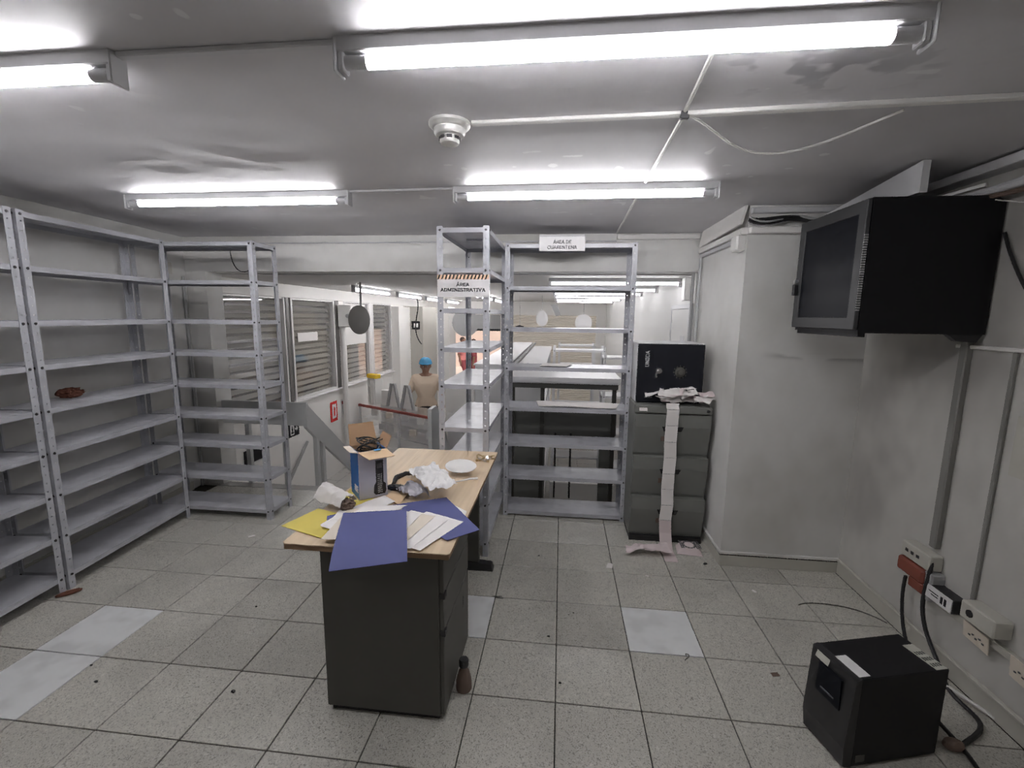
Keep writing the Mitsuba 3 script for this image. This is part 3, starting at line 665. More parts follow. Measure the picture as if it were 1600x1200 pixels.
for i, (o, a, lab) in enumerate((((-.995, 1.705), -14, 'white paper with torn corner on the yellow folder'), ((-.985, 1.690), -21, 'second white paper under the front folder beside the yellow one'), ((-.965, 1.745), 8, 'white paper behind the front blue folder'))):
    a = math.radians(a); o = np.array(o)
    u, w_ = np.array([math.cos(a), math.sin(a)]), np.array([-math.sin(a), math.cos(a)])
    q = [o, o+u*.28, o+u*.28+w_*.12, o+w_*.10]
    single('paper_sheet', sheet4([(float(p[0]), float(p[1])) for p in q], tz+.009+.003*i, 10, .004, 8, 50+i, .0009), PAPER, lab, 'paper')
def droop(s, t): return -.016*np.clip((s-.72)/.28, 0, 1)**1.5*(.6+.8*(1-t)) + .004
single('blue_folder', sheet4([(-.93, 1.785), (-.782, 1.378), (-.526, 1.455), (-.668, 1.855)], tz+.027, 18, .003, 5, 6, .002, zf=droop), BLUE, 'dark blue folder hanging over the front desk edge on the papers', 'folder')
single('paper_sheet', sheet4([(-.95, 1.86), (-.85, 1.80), (-.76, 1.96), (-.84, 2.03)], tz+.012, 12, .012, 14, 41, .0008), PAPER, 'creased white sheet in front of the phone box', 'paper')
single('paper_sheet', sheet4([(-.90, 1.80), (-.72, 1.83), (-.68, 1.905), (-.86, 1.90)], tz+.022, 10, .012, 12, 43, .0008), PAPER, 'crumpled white sheet above the front blue folder', 'paper')
single('paper_sheet', sheet4([(-.535, 2.03), (-.50, 1.95), (-.405, 1.875), (-.41, 1.93)], tz+.004, 8, .006, 20, 42, .0008), PAPER, 'white sheet with ink marks at the right desk edge', 'paper')
single('cardboard_piece', sheet4([(-.83, 2.02), (-.74, 1.955), (-.74, 2.24), (-.86, 2.33)], tz+.004, 10, .012, 9, 44, .0014), CARDL, 'flat beige packing paper right of the phone box', 'packing paper')
# rolled paper
k = thing('paper_roll', 'loose white paper roll with dirty brown end at the left desk edge', 'paper roll')
arch = lambda s_, t_: .074*np.sin(np.pi*np.clip(t_*.92+.04, 0, 1))**.7*(1-.18*s_)
part(k, 'sheet', sheet4([(-1.135, 1.90), (-.965, 1.825), (-.915, 1.905), (-1.085, 2.005)], tz+.003, 30, .016, 17, 12, .0012, zf=arch, ridge=.016), PAPER, smooth=40)
part(k, 'soiled_end', lump((-.950, 1.862, tz+.004), (.026, .022, .022), 8, 3, .9, 3.2), BROWN)
# phone box
k = thing('phone_box', 'open cardboard cordless phone box, blue and grey, on the desk', 'box')
B0, ba = np.array([-.945, 1.980]), 51.0
bw, bd, bh = .138, .137, .238
def bm(m): return mv(m, (B0[0], B0[1], tz+.006), rz=ba-10)
t = .003
part(k, 'front_panel', bm(box(0, bw, 0, t, 0, bh)), LILAC, label='printed grey front')
part(k, 'side_panel', bm(box(0, t, t, bd, 0, bh)), BLUEP, label='blue side')
part(k, 'far_side_panel', bm(box(bw-t, bw, t, bd, 0, bh)), BLUEP)
part(k, 'back_panel', bm(box(t, bw-t, bd-t, bd, 0, bh)), CARD)
part(k, 'bottom_panel', bm(box(t, bw-t, t, bd-t, 0, t)), CARD)
def flap(p0, p1, out, L, up): 
    p0, p1, out = np.array(p0, float), np.array(p1, float), np.array(out, float)
    d = out*L*math.cos(up)+np.array([0, 0, 1])*L*math.sin(up)
    n_ = np.cross(p1-p0, d); n_ /= np.linalg.norm(n_)
    q = [p0, p1, p0+d+(p1-p0)*.05, p1+d-(p1-p0)*.05]
    return hull([*q, *[x+n_*.0025 for x in q]])
part(k, 'front_flap', bm(flap((.0, 0, bh), (bw, 0, bh), (.25, -1, 0), .085, -.20)), CARDL, label='front flap bent forward')
part(k, 'back_flap', bm(flap((bw, bd, bh), (0, bd, bh), (-.1, 1, 0), .108, 1.30)), CARD, label='tall back flap standing up')
part(k, 'left_flap', bm(flap((0, bd, bh), (0, 0, bh), (-1, 0, 0), .035, .15)), PAPERY)
part(k, 'right_flap', bm(flap((bw, 0, bh), (bw, bd, bh), (1, 0, 0), .065, 1.1)), CARD)
part(k, 'tape_mark', bm(box(.075, .105, -.020, .0, bh+.002, bh+.004)), SKYB)
ph = part(k, 'phone_print', bm(join(hull([(x, -.0012, z) for x, z in ((.078, .012), (.125, .012), (.132, .03), (.130, .062), (.120, .072), (.080, .072), (.072, .060), (.070, .025))]+[(x, 0, z) for x, z in ((.078, .012), (.125, .012), (.132, .03), (.130, .062), (.120, .072), (.080, .072), (.072, .060), (.070, .025))]), box(.082, .119, -.0012, 0, .06, .185))), DARK, label='picture of a black cordless phone')
part(ph, 'keys_print', bm(join(*[box(.090+.008*i, .095+.008*i, -.002, -.001, .02+.01*j, .025+.01*j) for i in range(3) for j in range(10)])), GREY)
part(ph, 'display_print', bm(box(.088, .113, -.002, -.001, .145, .170)), FADED)
part(k, 'side_print', bm(join(*[box(-.001, 0, .02+.012*i, .028+.012*i, .03+.012*j, .038+.012*j) for i in range(5) for j in range(3)])), PAPER)
ct = [tube(np.array([(.075+.055*math.sin(a*2.1+s), .06+.045*math.cos(a*1.7+s*2), bh+.005+.04*math.sin(a*1.3+s)) for a in np.linspace(0, 6, 14)]), .0030, 6, 60) for s in (0, 1.3, 2.6, 4.1)]
single('cable_tangle', bm(join(*ct)), DARK, 'tangle of thin black cables spilling from the phone box', 'cable', smooth=40)
# black strap, grey bag, white bag, lid, plastic fork, screws
single('black_strap', tube([(-.86, 2.20, tz+.012), (-.87, 2.27, tz+.020), (-.84, 2.33, tz+.022), (-.80, 2.36, tz+.016), (-.74, 2.34, tz+.010)], [.010, .014, .012, .012, .006], 7, 0), DARK, 'black strap lying behind the packing paper on the desk', 'strap')
single('black_case', lump((-.825, 2.135, tz+.004), (.045, .022, .014), 9, 3, .3), DARK, 'small black pouch right of the phone box', 'pouch')
single('grey_bag', sheet4([(-.81, 2.10), (-.685, 2.00), (-.62, 2.07), (-.765, 2.20)], tz+.012, 30, .012, 14, 5, .001, zf=lambda s, t: .030*np.sin(np.pi*s)*np.sin(np.pi*t), ridge=.022), FOIL, 'crumpled silvery grey bag behind the right blue folder', 'bag', smooth=20)
single('white_bag', sheet4([(-.80, 2.27), (-.60, 1.985), (-.485, 2.07), (-.69, 2.39)], tz+.022, 44, .055, 10, 9, .001, zf=lambda s, t: .018*np.sin(np.pi*s)*np.sin(np.pi*t), ridge=.030), BAG, 'crumpled white plastic bag in the middle of the desk', 'bag', smooth=25)
single('white_bag_lump', lump((-.615, 2.25, tz+.03), (.032, .03, .022), 3, 3, .5), BAG, 'small crushed clear wrapper on the white bag', 'wrapper')
m = lathe([(0, .010), (.03, .012), (.062, .020), (.072, .028), (.074, .032), (.068, .032), (.04, .020), (0, .016)], 30)
m.apply_scale([1.25, .85, 1])
single('oval_dish', mv(m, (-.545, 2.425, tz+.022), rz=-8, rx=18), WHITE, 'oval white plastic lid beside the white bag', 'lid', smooth=40)
k = single('plastic_fork', tube([(-.575, 2.25, tz+.012), (-.52, 2.28, tz+.014), (-.47, 2.315, tz+.016), (-.435, 2.335, tz+.012)], [.004, .0035, .006, .007], 7, 0), WHITE, 'white plastic spoon in front of the oval lid', 'spoon', smooth=40)
rr = random.Random(5)
for i in range(9):
    x, y, a = -.455+rr.uniform(-.045, .045), 2.69+rr.uniform(-.05, .05), rr.uniform(0, 6.28)
    p0 = np.array([x, y, tz+.010]); d = np.array([math.cos(a), math.sin(a), rr.uniform(-.05, .6)])*.034
    single('screw', join(cyl(p0, p0+d, .0042, 8), cyl(p0-d*.12, p0, .0092, 10)), BRASS if i % 3 else CHROME, 'loose metal screw in the small heap at the far right desk corner', 'screw', group='screws heaped on the desk')

# ------------------------------------------------------------------ wall cabinet and everything on the right wall
CX0, CY0, CY1, CZ0, CZ1 = 1.305, 2.205, 2.76, 1.60, 2.185
k = thing('network_cabinet', 'black wall-mounted network cabinet with a tinted door', 'cabinet')
part(k, 'body', join(hull([(x, y, z) for y in (CY0, CY1) for x, z in ((CX0+.022, CZ0), (RW-.012, CZ0), (RW-.012, CZ1-.03), (RW-.05, CZ1), (CX0+.022, CZ1))])), BLACKM)
d = part(k, 'door', join(box(CX0, CX0+.02, CY0, CY0+.055, CZ0+.015, CZ1-.005, .003), box(CX0, CX0+.02, CY1-.055, CY1, CZ0+.015, CZ1-.005, .003), box(CX0, CX0+.02, CY0, CY1, CZ0+.015, CZ0+.07, .003), box(CX0, CX0+.02, CY0, CY1, CZ1-.06, CZ1-.005, .003)), DOORF, label='grey-black door frame')
part(d, 'pane', box(CX0+.006, CX0+.012, CY0+.05, CY1-.05, CZ0+.065, CZ1-.055), SCREEN, label='dark tinted pane')
part(d, 'handle', box(CX0-.022, CX0, CY1-.035, CY1-.012, 1.79, 1.85, .003), DARK)
part(d, 'lock', mv(lathe([(0, 0), (.010, 0), (.010, .018), (0, .018)], 14), (CX0, CY1-.022, 1.868), ry=-90), CHROME)
part(k, 'vent_slots', join(*[box(CX0+.001, CX0+.018, CY0-.002, CY0+.003, CZ0+.10+i*.0105, CZ0+.105+i*.0105) for i in range(32)]), GREY, kind='stuff')
part(k, 'bottom_lip', box(CX0+.03, CX0+.06, CY0+.01, CY1-.01, CZ0-.018, CZ0), BLACKM)
part(k, 'mounting_bracket', hull([(1.70, CY0+.002, CZ0), (1.84, CY0+.002, CZ0), (1.74, CY0+.002, CZ0-.03), (1.82, CY0+.002, CZ0-.035), (1.70, CY0+.03, CZ0), (1.84, CY0+.03, CZ0), (1.74, CY0+.03, CZ0-.03), (1.82, CY0+.03, CZ0-.035)]), DARK)
# boards and trunking lids lying over the cabinet
k = thing('duct_strip', 'long white duct strip leaning over the top of the black cabinet', 'strip')
part(k, 'board', hull([(1.50, 3.0, 2.21), (1.50, 3.0, 2.25), (1.535, 3.0, 2.25), (1.50, 2.20, 2.20), (1.50, 2.20, 2.33), (1.53, 2.20, 2.33), (1.53, 2.20, 2.2), (1.535, 3.0, 2.21)]), LGREY)
single('duct_strip', hull([(1.62, 2.42, 2.19), (1.635, 2.42, 2.19), (1.80, 2.26, 2.235), (1.815, 2.27, 2.235), (1.62, 2.42, 2.20), (1.635, 2.42, 2.20), (1.80, 2.26, 2.25), (1.815, 2.27, 2.25)]), WHITE, 'short white strip propped on the cabinet top', 'strip')
single('cable_tray', join(box(1.78, 1.86, .2, 2.98, 2.285, 2.305, .003), box(1.775, 1.785, .2, 2.98, 2.285, 2.325, .003)), LGREY, 'grey tray running under the ceiling along the right wall', 'cable tray')
for i, (z0, z1) in enumerate(((2.205, 2.23), (2.18, 2.20), (2.22, 2.255))):
    single('cable', tube([(1.72, 2.36, 2.20), (1.80, 2.15, z0), (1.83, 1.9, z1), (1.845, 1.3, z1+.02)], .012-.002*i, 8, 24), LGREY if i != 1 else BROWN, ['upper grey cable leaving the cabinet along the right wall', 'brownish cable leaving the cabinet along the right wall', 'thick grey cable leaving the cabinet under the tray'][i], 'cable', smooth=40)
single('cable', tube([(1.80, 2.215, 2.17), (1.83, 2.1, 2.13), (1.845, 1.95, 2.09), (1.85, 1.7, 2.04)], .003, 6, 24), WHITE, 'thin white cable crossing the cabinet corner to the wall', 'cable', smooth=40)
single('cable', tube([(1.846, 2.19, 2.03), (1.842, 2.15, 1.95), (1.842, 2.10, 1.86), (1.842, 2.03, 1.76), (1.842, 1.90, 1.66), (1.842, 1.7, 1.58)], .0065, 8, 30), DARK, 'black cable hanging in an arc right of the cabinet', 'cable', smooth=40)
single('wall_raceway', box(1.842, 1.861, .4, 2.34, 1.535, 1.552, .003), WHITE, 'white raceway on the wall below the cabinet', 'cable raceway')
single('wall_conduit', box(1.830, 1.861, 2.262, 2.302, .56, 1.60, .005), CONDUIT_SHADED, 'grey square conduit down the wall to the red plug', 'conduit')
single('wall_conduit', box(1.844, 1.861, 2.048, 2.066, .395, 1.535, .004), CONDUIT_SHADED, 'thinner grey conduit down the wall beside the paper notice', 'conduit')
single('wall_notice', box(1.857, 1.861, 1.72, 2.01, 1.03, 1.28), OFFW, 'faded paper notice at the right edge of the photo', 'notice')
k = thing('surface_socket', 'off-white surface socket with two outlets above the red plug', 'wall socket')
part(k, 'housing', box(1.795, 1.861, 2.235, 2.415, .455, .535, .006), OFFW)
for i, y in enumerate((2.375, 2.34, 2.305)):
    part(k, 'socket_hole', box(1.793, 1.797, y-.009, y+.009, .488, .503), DARK)
k = thing('power_plug', 'large dull red power plug hanging from the surface socket', 'plug')
part(k, 'body', box(1.785, 1.845, 2.25, 2.42, .375, .450, .010), REDP)
part(k, 'neck', box(1.79, 1.84, 2.25, 2.34, .325, .38, .008), REDP)
part(k, 'adapter', box(1.80, 1.861, 2.21, 2.262, .31, .452, .006), GREY)
k = thing('outlet_box', 'black outlet box with a white printed label low on the right wall', 'wall socket')
part(k, 'housing', box(1.80, 1.861, 2.085, 2.235, .335, .405, .004), DARK)
part(k, 'label', box(1.797, 1.801, 2.088, 2.232, .338, .402), SIGN)
part(k, 'label_print', join(*[box(1.7955, 1.7975, y, y+.012, .352, .385) for y in (2.115, 2.135)], box(1.7955, 1.7975, 2.16, 2.215, .375, .379), box(1.7955, 1.7975, 2.16, 2.20, .362, .366)), INK)
k = thing('outlet_box', 'beige surface box with one round hole low on the right wall', 'wall socket')
part(k, 'housing', box(1.785, 1.861, 1.875, 2.035, .37, .45, .006), OFFW)
part(k, 'socket_hole', mv(lathe([(0, 0), (.016, 0), (.016, .004), (0, .004)], 18), (1.785, 1.985, .41), ry=-90), DARK)
single('wall_trunking', box(1.835, 1.861, .6, 2.40, .30, .335, .004), OFFW, 'old off-white trunking along the low right wall', 'trunking')
def tag(y0, y1, z0, z1, label):
    k = thing('paper_tag', label, 'tag')
    part(k, 'paper', hull([(1.818, y1, z1), (1.818, y0, z1-.006), (1.826, y0, z0), (1.826, y1, z0+.01), (1.822, y1, z1), (1.822, y0, z1-.006), (1.83, y0, z0), (1.83, y1, z0+.01)]), PAPERY)
    part(k, 'print', join(*[box(1.8165, 1.819, y0+.015+i*.016, y0+.024+i*.016, (z0+z1)/2-.008+.01*(i % 2), (z0+z1)/2-.002+.01*(i % 2)) for i in range(int((y1-y0-.03)/.016))]), FADED)
tag(1.925, 2.045, .262, .345, 'torn paper tag taped on the trunking below the beige box')
tag(1.72, 1.83, .245, .345, 'torn paper tag at the right edge of the low trunking')
# cables at the red plug
single('power_cable', tube([(1.815, 2.385, .345), (1.812, 2.385, .27), (1.808, 2.37, .18), (1.79, 2.30, .06), (1.75, 2.15, .012), (1.70, 1.95, .012)], .008, 8, 40), DARK, 'black cable hanging from the red plug to the floor', 'cable', smooth=40)
single('power_cable', tube([(1.82, 2.255, .53), (1.80, 2.235, .40), (1.80, 2.24, .28), (1.80, 2.20, .17), (1.79, 2.10, .08), (1.77, 1.98, .02), (1.775, 1.86, .012), (1.70, 1.78, .012), (1.60, 1.72, .012)], .009, 8, 60), DARK, 'thick black cable curving from the socket round behind the black unit', 'cable', smooth=40)
single('power_cable', tube([(1.50, 1.83, .15), (1.555, 1.80, .06), (1.60, 1.745, .012), (1.59, 1.65, .011), (1.56, 1.55, .011), (1.55, 1.40, .011)], .008, 8, 40), DARK, 'black cable on the floor right of the black unit', 'cable', smooth=40)
k = thing('plug', 'small dark plug lying on the floor behind the black unit', 'plug')
part(k, 'body', mv(lump((0, 0, 0), (.035, .022, .022), 2, 2, .2), (1.565, 1.715, 0)), BROWN)
single('trunking_offcut', mv(box(0, .17, -.008, .008, 0, .010, .002), (1.765, 2.02, .03), rz=-58, ry=8), WHITE, 'white trunking offcut leaning on the floor right of the black unit', 'trunking')
single('floor_wire', tube([(1.425, 2.595, .004), (1.50, 2.62, .004), (1.59, 2.622, .004), (1.67, 2.61, .004), (1.75, 2.575, .004), (1.83, 2.48, .006)], .0028, 6, 30), PED, 'thin dark wire curving over the floor to the right wall', 'wire', smooth=40)

# ------------------------------------------------------------------ the black unit on the floor
k = thing('power_unit', 'black boxy backup power unit with stickers on the floor', 'power supply')
UO, ua = np.array([1.255, 1.722]), math.degrees(math.atan2(.105, .395))
def um(m): return mv(m, (*UO, 0), rz=ua)
L, W, Hh = .205, .098, .372
part(k, 'case', um(box(-L+.035, L, -W, W, .008, Hh, .004)), BLACKM)
fb = part(k, 'front_bezel', um(hull([(-L+.036, y, z) for y in (-W, W) for z in (.006, Hh)]+[(-L+.012, y, Hh-.004) for y in (-W, W)]+[(-L-.004, y*.98, .09) for y in (-W, W)]+[(-L+.006, y*.95, .008) for y in (-W, W)])), DARK)
part(fb, 'display_panel', um(hull([(-L-.001, y, z) for y, z in ((-.055, .21), (.055, .21), (.05, .33), (-.05, .33))]+[(-L+.014, y, z) for y, z in ((-.055, .21), (.055, .21), (.05, .33), (-.05, .33))])), SCREEN)
part(fb, 'maker_mark', um(box(-L-.004, -L-.0008, -.03, .03, .235, .241)), FADED)
part(fb, 'front_sticker', um(hull([(-L+.004, y, z) for y in (.015, .075) for z in (.335, .338)]+[(-L+.0125, y, z) for y in (.015, .075) for z in (.361, .364)])), OFFW)
part(k, 'top_sticker', um(box(-L+.035, -L+.082, -.085, .02, Hh, Hh+.001)), SIGN, label='grey sticker on the front of the lid')
part(k, 'rear_sticker', um(box(L-.055, L-.006, -.095, .035, Hh, Hh+.001)), OFFW, label='torn paper label at the back of the lid')
part(k, 'label_print', um(join(*[box(L-.05+.011*i, L-.044+.011*i, -.08+.03*j, -.064+.03*j, Hh+.001, Hh+.0016) for i in range(4) for j in range(3)])), INK)
part(k, 'side_sticker', um(box(-L+.05, -L+.09, -W-.001, -W, .025, .055)), PED)
for sx in (-.15, .16):
    for sy in (-.07, .07):
        part(k, 'rubber_foot', um(mv(lathe([(0, 0), (.014, 0), (.012, .009), (0, .009)], 12), (sx, sy, 0))), DARK)

# ------------------------------------------------------------------ litter on the floor
k = thing('bottle', 'small brown bottle with a black cap standing behind the desk pedestal', 'bottle')
part(k, 'body', mv(lathe([(0, 0), (.034, 0), (.036, .008), (.033, .05), (.024, .085), (.014, .105), (.013, .115), (0, .115)], 22), (-.393, 1.775, 0)), BROWN, smooth=40)
part(k, 'cap', mv(lathe([(.013, .112), (.021, .114), (.022, .14), (.018, .148), (0, .148)], 18), (-.393, 1.775, 0)), DARK, smooth=40)
def scrap(x, y, w, mat, label, seed, h=.006, cat='paper scrap', group=None):
    a = seed*1.3; u = np.array([math.cos(a), math.sin(a)])*w; v_ = np.array([-math.sin(a), math.cos(a)])*w*.6
    c = [np.array([x, y])+s*u+t*v_ for s, t in ((-1, -1), (1, -1), (1, 1), (-1, 1))]
    single('paper_scrap' if cat == 'paper scrap' else 'debris', sheet4([(float(q[0]), float(q[1])) for q in c], .0015, 6, h, 40, seed, .001), mat, label, cat, group=group)
scrap(.365, 2.875, .030, PAPER, 'folded white paper scrap on the tiles in front of the wide rack', 1, .014)
scrap(.595, 2.79, .009, PAPER, 'tiny white paper scrap on the tiles below the receipts', 2)
scrap(-2.27, 2.95, .022, PAPER, 'small white paper scrap on the tiles before the corner rack', 3)
scrap(1.22, 2.70, .014, PAPER, 'tiny white paper scrap on the tiles left of the dark wire', 4)
scrap(1.045, 2.025, .018, BROWN, 'brown chip on the tiles left of the black unit', 5, .004, 'chip')
rr = random.Random(21)
for i, (x, y, w) in enumerate(((-.024, 2.151, .007), (.037, 1.852, .006), (1.017, 2.985, .012), (-2.05, 1.606, .008), (-2.17, 1.69, .006), (-1.40, 1.63, .009), (-1.69, 2.19, .006), (.11, 2.36, .004), (.085, 2.34, .003), (-.115, 2.95, .006), (-2.33, 1.42, .006))):
    single('debris', lump((x, y, 0), (w, w*.7, w*.5), 40+i, 1, .4), DARK, 'dark speck of dirt on the floor tiles', 'debris', group='specks of dirt on the tiles')
single('debris', tube([(.645, 2.065, .003), (.665, 2.085, .004), (.672, 2.10, .006), (.660, 2.104, .008), (.658, 2.092, .008)], .0022, 6, 16), PED, 'small curled wire on the tiles by the pale tile', 'wire', smooth=40)
single('debris', tube([(-.37, 2.452, .003), (-.32, 2.457, .003), (-.345, 2.45, .004), (-.30, 2.440, .003)], .0022, 6, 16), PED, 'small twisted wire beside the pale tile near the desk', 'wire', smooth=40)
single('debris', mv(lump((0, 0, 0), (.05, .02, .008), 12, 2, .5), (-2.86, 2.165, 0), rz=50), RAG, 'scrap of pinkish plastic at the foot of the left racks', 'scrap')

# ------------------------------------------------------------------ behind the quarantine rack
k = thing('workbench', 'long grey bench with a white rounded top behind the wide rack', 'bench')
c = sg.box(-.48, 4.12, .55, 4.62).buffer(-.04).buffer(.04)
part(k, 'top', mv(prism(c, .055), (0, 0, 1.05)), RACKW)
part(k, 'apron', box(-.46, .53, 4.15, 4.18, 1.0, 1.05), FILE)
part(k, 'back_panel', join(box(-.46, .53, 4.58, 4.60, .42, .60), box(-.46, -.14, 4.58, 4.60, -.3, .60), box(.42, .55, 4.58, 4.60, -.3, .60)), FILE)
part(k, 'front_panel', box(-.46, .53, 4.19, 4.21, .555, .86), FILE)
for x in (-.44, -.16, .50):
    part(k, 'leg', box(x-.018, x+.018, 4.16, 4.20, ZS, 1.0), PED)
for x in (-.03, .11):
    single('guard_bar', box(x-.008, x+.008, 4.05, 4.065, -.02, .60), DARK, 'thin black guard bar behind the lower shelves of the wide rack', 'bar', group='guard bars behind the wide rack')
def gondola(x0, x1, y0, y1, top, label):
    k = thing('gondola', label, 'shelving')
    part(k, 'top_panel', box(x0, x1, y0, y1, top-.02, top, .003), RACKW)
    for y in np.linspace(y0, y1-.03, 5):
        part(k, 'divider', box(x0+.02, x1-.02, y, y+.03, ZS, top-.02), RACKW)
    part(k, 'spine', box((x0+x1)/2-.015, (x0+x1)/2+.015, y0, y1, ZS, top-.02), RACKW)
    for z in np.arange(ZS+.12, top-.2, .34):
        part(k, 'shelf', box(x0, x1, y0, y1, z, z+.02, .003), RACKW)
gondola(-.98, -.58, 5.0, 9.4, 1.12, 'white gondola shelving seen left of the wide rack post')
gondola(-.50, -.17, 4.8, 8.6, 1.10, 'white gondola shelving seen through the wide rack')
rack('white_rack', 'white open shelving in the shop, left of two seen through the wide rack', .80, .4, 2.05, [.3, .58, .86, 1.14, 1.42, 1.70, 2.0], T().translate([-.12, 7.0, ZS]), RACKW, holes=False)
rack('white_rack', 'white open shelving in the shop beside its right wall', .45, .4, 2.0, [.35, .85, 1.4, 1.95], T().translate([.60, 6.4, ZS]), RACKW, holes=False)
rack('white_rack', 'farthest white open shelving in the shop seen through the wide rack', .70, .4, 2.0, [.4, .8, 1.2, 1.6, 1.97], T().translate([-.05, 8.7, ZS]), RACKW, holes=False)
single('gap_shade_strip', box(-.545, -.515, 4.9, 9.3, 1.09, 1.125, .003), GREY, 'dark grey strip added for the shaded gap between the two white gondolas', 'strip')  # dark bar added to paint the shade in the gap between the rows
single('low_platform', box(-.10, .72, 5.6, 6.2, ZS, -.45, .01), WHITE, 'low white platform on the shop floor', 'platform')
single('white_cabinet', join(box(-1.83, -1.36, 7.0, 7.45, ZS, .61, .006)), WHITE, 'white cabinet in the shop seen through the sign rack', 'cabinet')
single('white_cabinet', box(-1.30, -1.05, 6.0, 6.9, ZS, .35, .006), WHITE, 'low white cabinet in the shop behind the sign rack', 'cabinet')

# ------------------------------------------------------------------ glass counter and what is on it
k = thing('display_counter', 'glass display counter with a dark red front edge in the shop', 'counter')
ca = math.degrees(math.atan2(6.55-7.42, 1.62)); CO = (-3.46, 7.36)
def cm(m): return mv(m, (*CO, ZS), rz=ca)
CL = 1.95
part(k, 'top_glass', cm(box(0, CL, .02, .48, .955, .967)), GLASS)
part(k, 'red_edge', cm(box(-.01, CL+.01, -.01, .022, .935, .975, .003)), REDT, label='dark red front edge')
part(k, 'front_glass', cm(box(.02, CL-.02, .0, .008, .32, .935)), GLASS)
for z in (.52, .74):
    part(k, 'glass_shelf', cm(box(.03, CL-.03, .03, .45, z, z+.008)), GLASS)
part(k, 'base', cm(box(0, CL, .0, .48, .0, .32, .004)), WHITE)
part(k, 'back', cm(box(0, CL, .47, .49, .32, .955)), LGREY)
for x in (.0, CL*.5, CL-.03):
    part(k, 'frame_post', cm(box(x, x+.03, -.004, .03, .0, .955)), LGREY)
rr = random.Random(9)
def on_counter(x, y, z0=.968): 
    a = math.radians(ca); return (CO[0]+x*math.cos(a)-y*math.sin(a), CO[1]+x*math.sin(a)+y*math.cos(a), ZS+z0)
for i in range(9):
    x = .15+.19*i; p = on_counter(x, .22, .53 if i % 2 else .75)
    single('packet', mv(box(-.06, .06, -.03, .03, 0, .10+.04*rr.random(), .006), p, rz=rr.uniform(-30, 30)), [WHITE, LGREY, PAPERY][i % 3], 'pale packet inside the glass counter', 'packet', group='packets inside the glass counter')
for i, (x, lab) in enumerate(((.66, 'grey A-frame display stand on the glass counter, left one'), (1.00, 'grey A-frame display stand on the glass counter, right one beside the man'))):
    k = thing('display_stand', lab, 'stand')
    p = on_counter(x, .2)
    for s in (-1, 1):
        part(k, 'leg', mv(hull([(s*.13-.02, -.02, 0), (s*.13+.02, -.02, 0), (s*.03-.02, -.02, .40), (s*.03+.02, -.02, .40), (s*.13-.02, .02, 0), (s*.13+.02, .02, 0), (s*.03-.02, .02, .40), (s*.03+.02, .02, .40)]), p, rz=ca+6), GREY)
    part(k, 'panel', mv(hull([(-.10, .01, .0), (.10, .01, .0), (-.03, .01, .36), (.03, .01, .36), (-.10, .02, .0), (.10, .02, .0), (-.03, .02, .36), (.03, .02, .36)]), p, rz=ca+6), WHITE)
k = thing('display_tower', 'white display rack with small packets at the left end of the counter', 'display rack')
p = on_counter(.20, .2)
part(k, 'frame', mv(join(box(-.10, -.085, -.08, .08, 0, .45), box(.085, .10, -.08, .08, 0, .45), *[box(-.10, .10, -.08, .08, z, z+.01) for z in (0, .15, .30, .44)]), p, rz=ca), WHITE)
part(k, 'panel', mv(box(.0, .08, -.10, -.085, 0, .42), p, rz=ca), WHITE)
single('yellow_box', mv(box(-.12, .12, -.06, .06, .0, .07, .01), (p[0]-.02, p[1], p[2]+.452), rz=ca), YELLO, 'yellow box on top of the counter display rack', 'box')
single('carton', mv(box(-.08, .08, -.05, .05, 0, .26, .004), on_counter(.44, .25), rz=ca+10), WHITE, 'white carton between the counter display rack and the stand', 'box')

# signs and fixtures in the shop
def wallsign(name, y0, y1, z0, z1, label, plate, marks, x=-3.5):
    k = thing(name, label, 'sign')
    part(k, 'plate', box(x, x+.012, y0, y1, z0, z1), plate)
    for nm, m, mat in marks: part(k, nm, m, mat)
    return k
x = -3.487
wallsign('fire_sign', 6.46, 6.66, .00, .31, 'red and white fire extinguisher sign on the shop wall', RED, [('symbol', box(x, x+.003, 6.50, 6.62, .05, .27), SIGN), ('extinguisher_symbol', box(x+.003, x+.005, 6.54, 6.58, .09, .23), RED)])
wallsign('info_sign', 6.80, 6.97, .01, .29, 'small grey notice beside the fire sign on the shop wall', SIGN, [('heading', box(x, x+.003, 6.81, 6.96, .22, .27), MAROON), ('text_block', box(x, x+.003, 6.82, 6.95, .06, .20), LGREY)])
def exit_sign(y0, y1, z0, z1, label):
    k = thing('exit_sign', label, 'sign')
    part(k, 'plate', box(-3.5, -3.488, y0, y1, z0, z1), INK)
    yc, zc = (y0+y1)/2, (z0+z1)/2; h = z1-z0; X = -3.4875
    part(k, 'door_symbol', box(X, X+.003, yc-.17*h, yc+.28*h, z0+.12*h, z1-.12*h), SIGN)
    part(k, 'runner_symbol', join(box(X+.003, X+.005, yc-.02*h, yc+.12*h, zc-.1*h, zc+.15*h), box(X+.003, X+.005, yc-.08*h, yc+.2*h, zc-.28*h, zc-.15*h), box(X+.003, X+.005, yc+.0*h, yc+.1*h, zc+.18*h, zc+.26*h)), INK)
    part(k, 'arrow_symbol', join(box(X, X+.003, yc+.38*h, yc+.62*h, zc-.06*h, zc+.06*h), hull([(X, yc+.55*h, zc-.2*h), (X, yc+.55*h, zc+.2*h), (X, yc+.75*h, zc), (X+.003, yc+.55*h, zc-.2*h), (X+.003, yc+.55*h, zc+.2*h), (X+.003, yc+.75*h, zc)])), SIGN)
exit_sign(5.26, 5.60, .05, .235, 'black and white running-man exit sign beyond the corner rack')
single('hazard_notice', box(-3.5, -3.488, 4.53, 4.85, -.04, .12), INK, 'black notice low on the shop wall behind the corner rack', 'sign')
k = thing('pier_sign', 'small dark framed sign on the grey pier of the shop', 'sign')
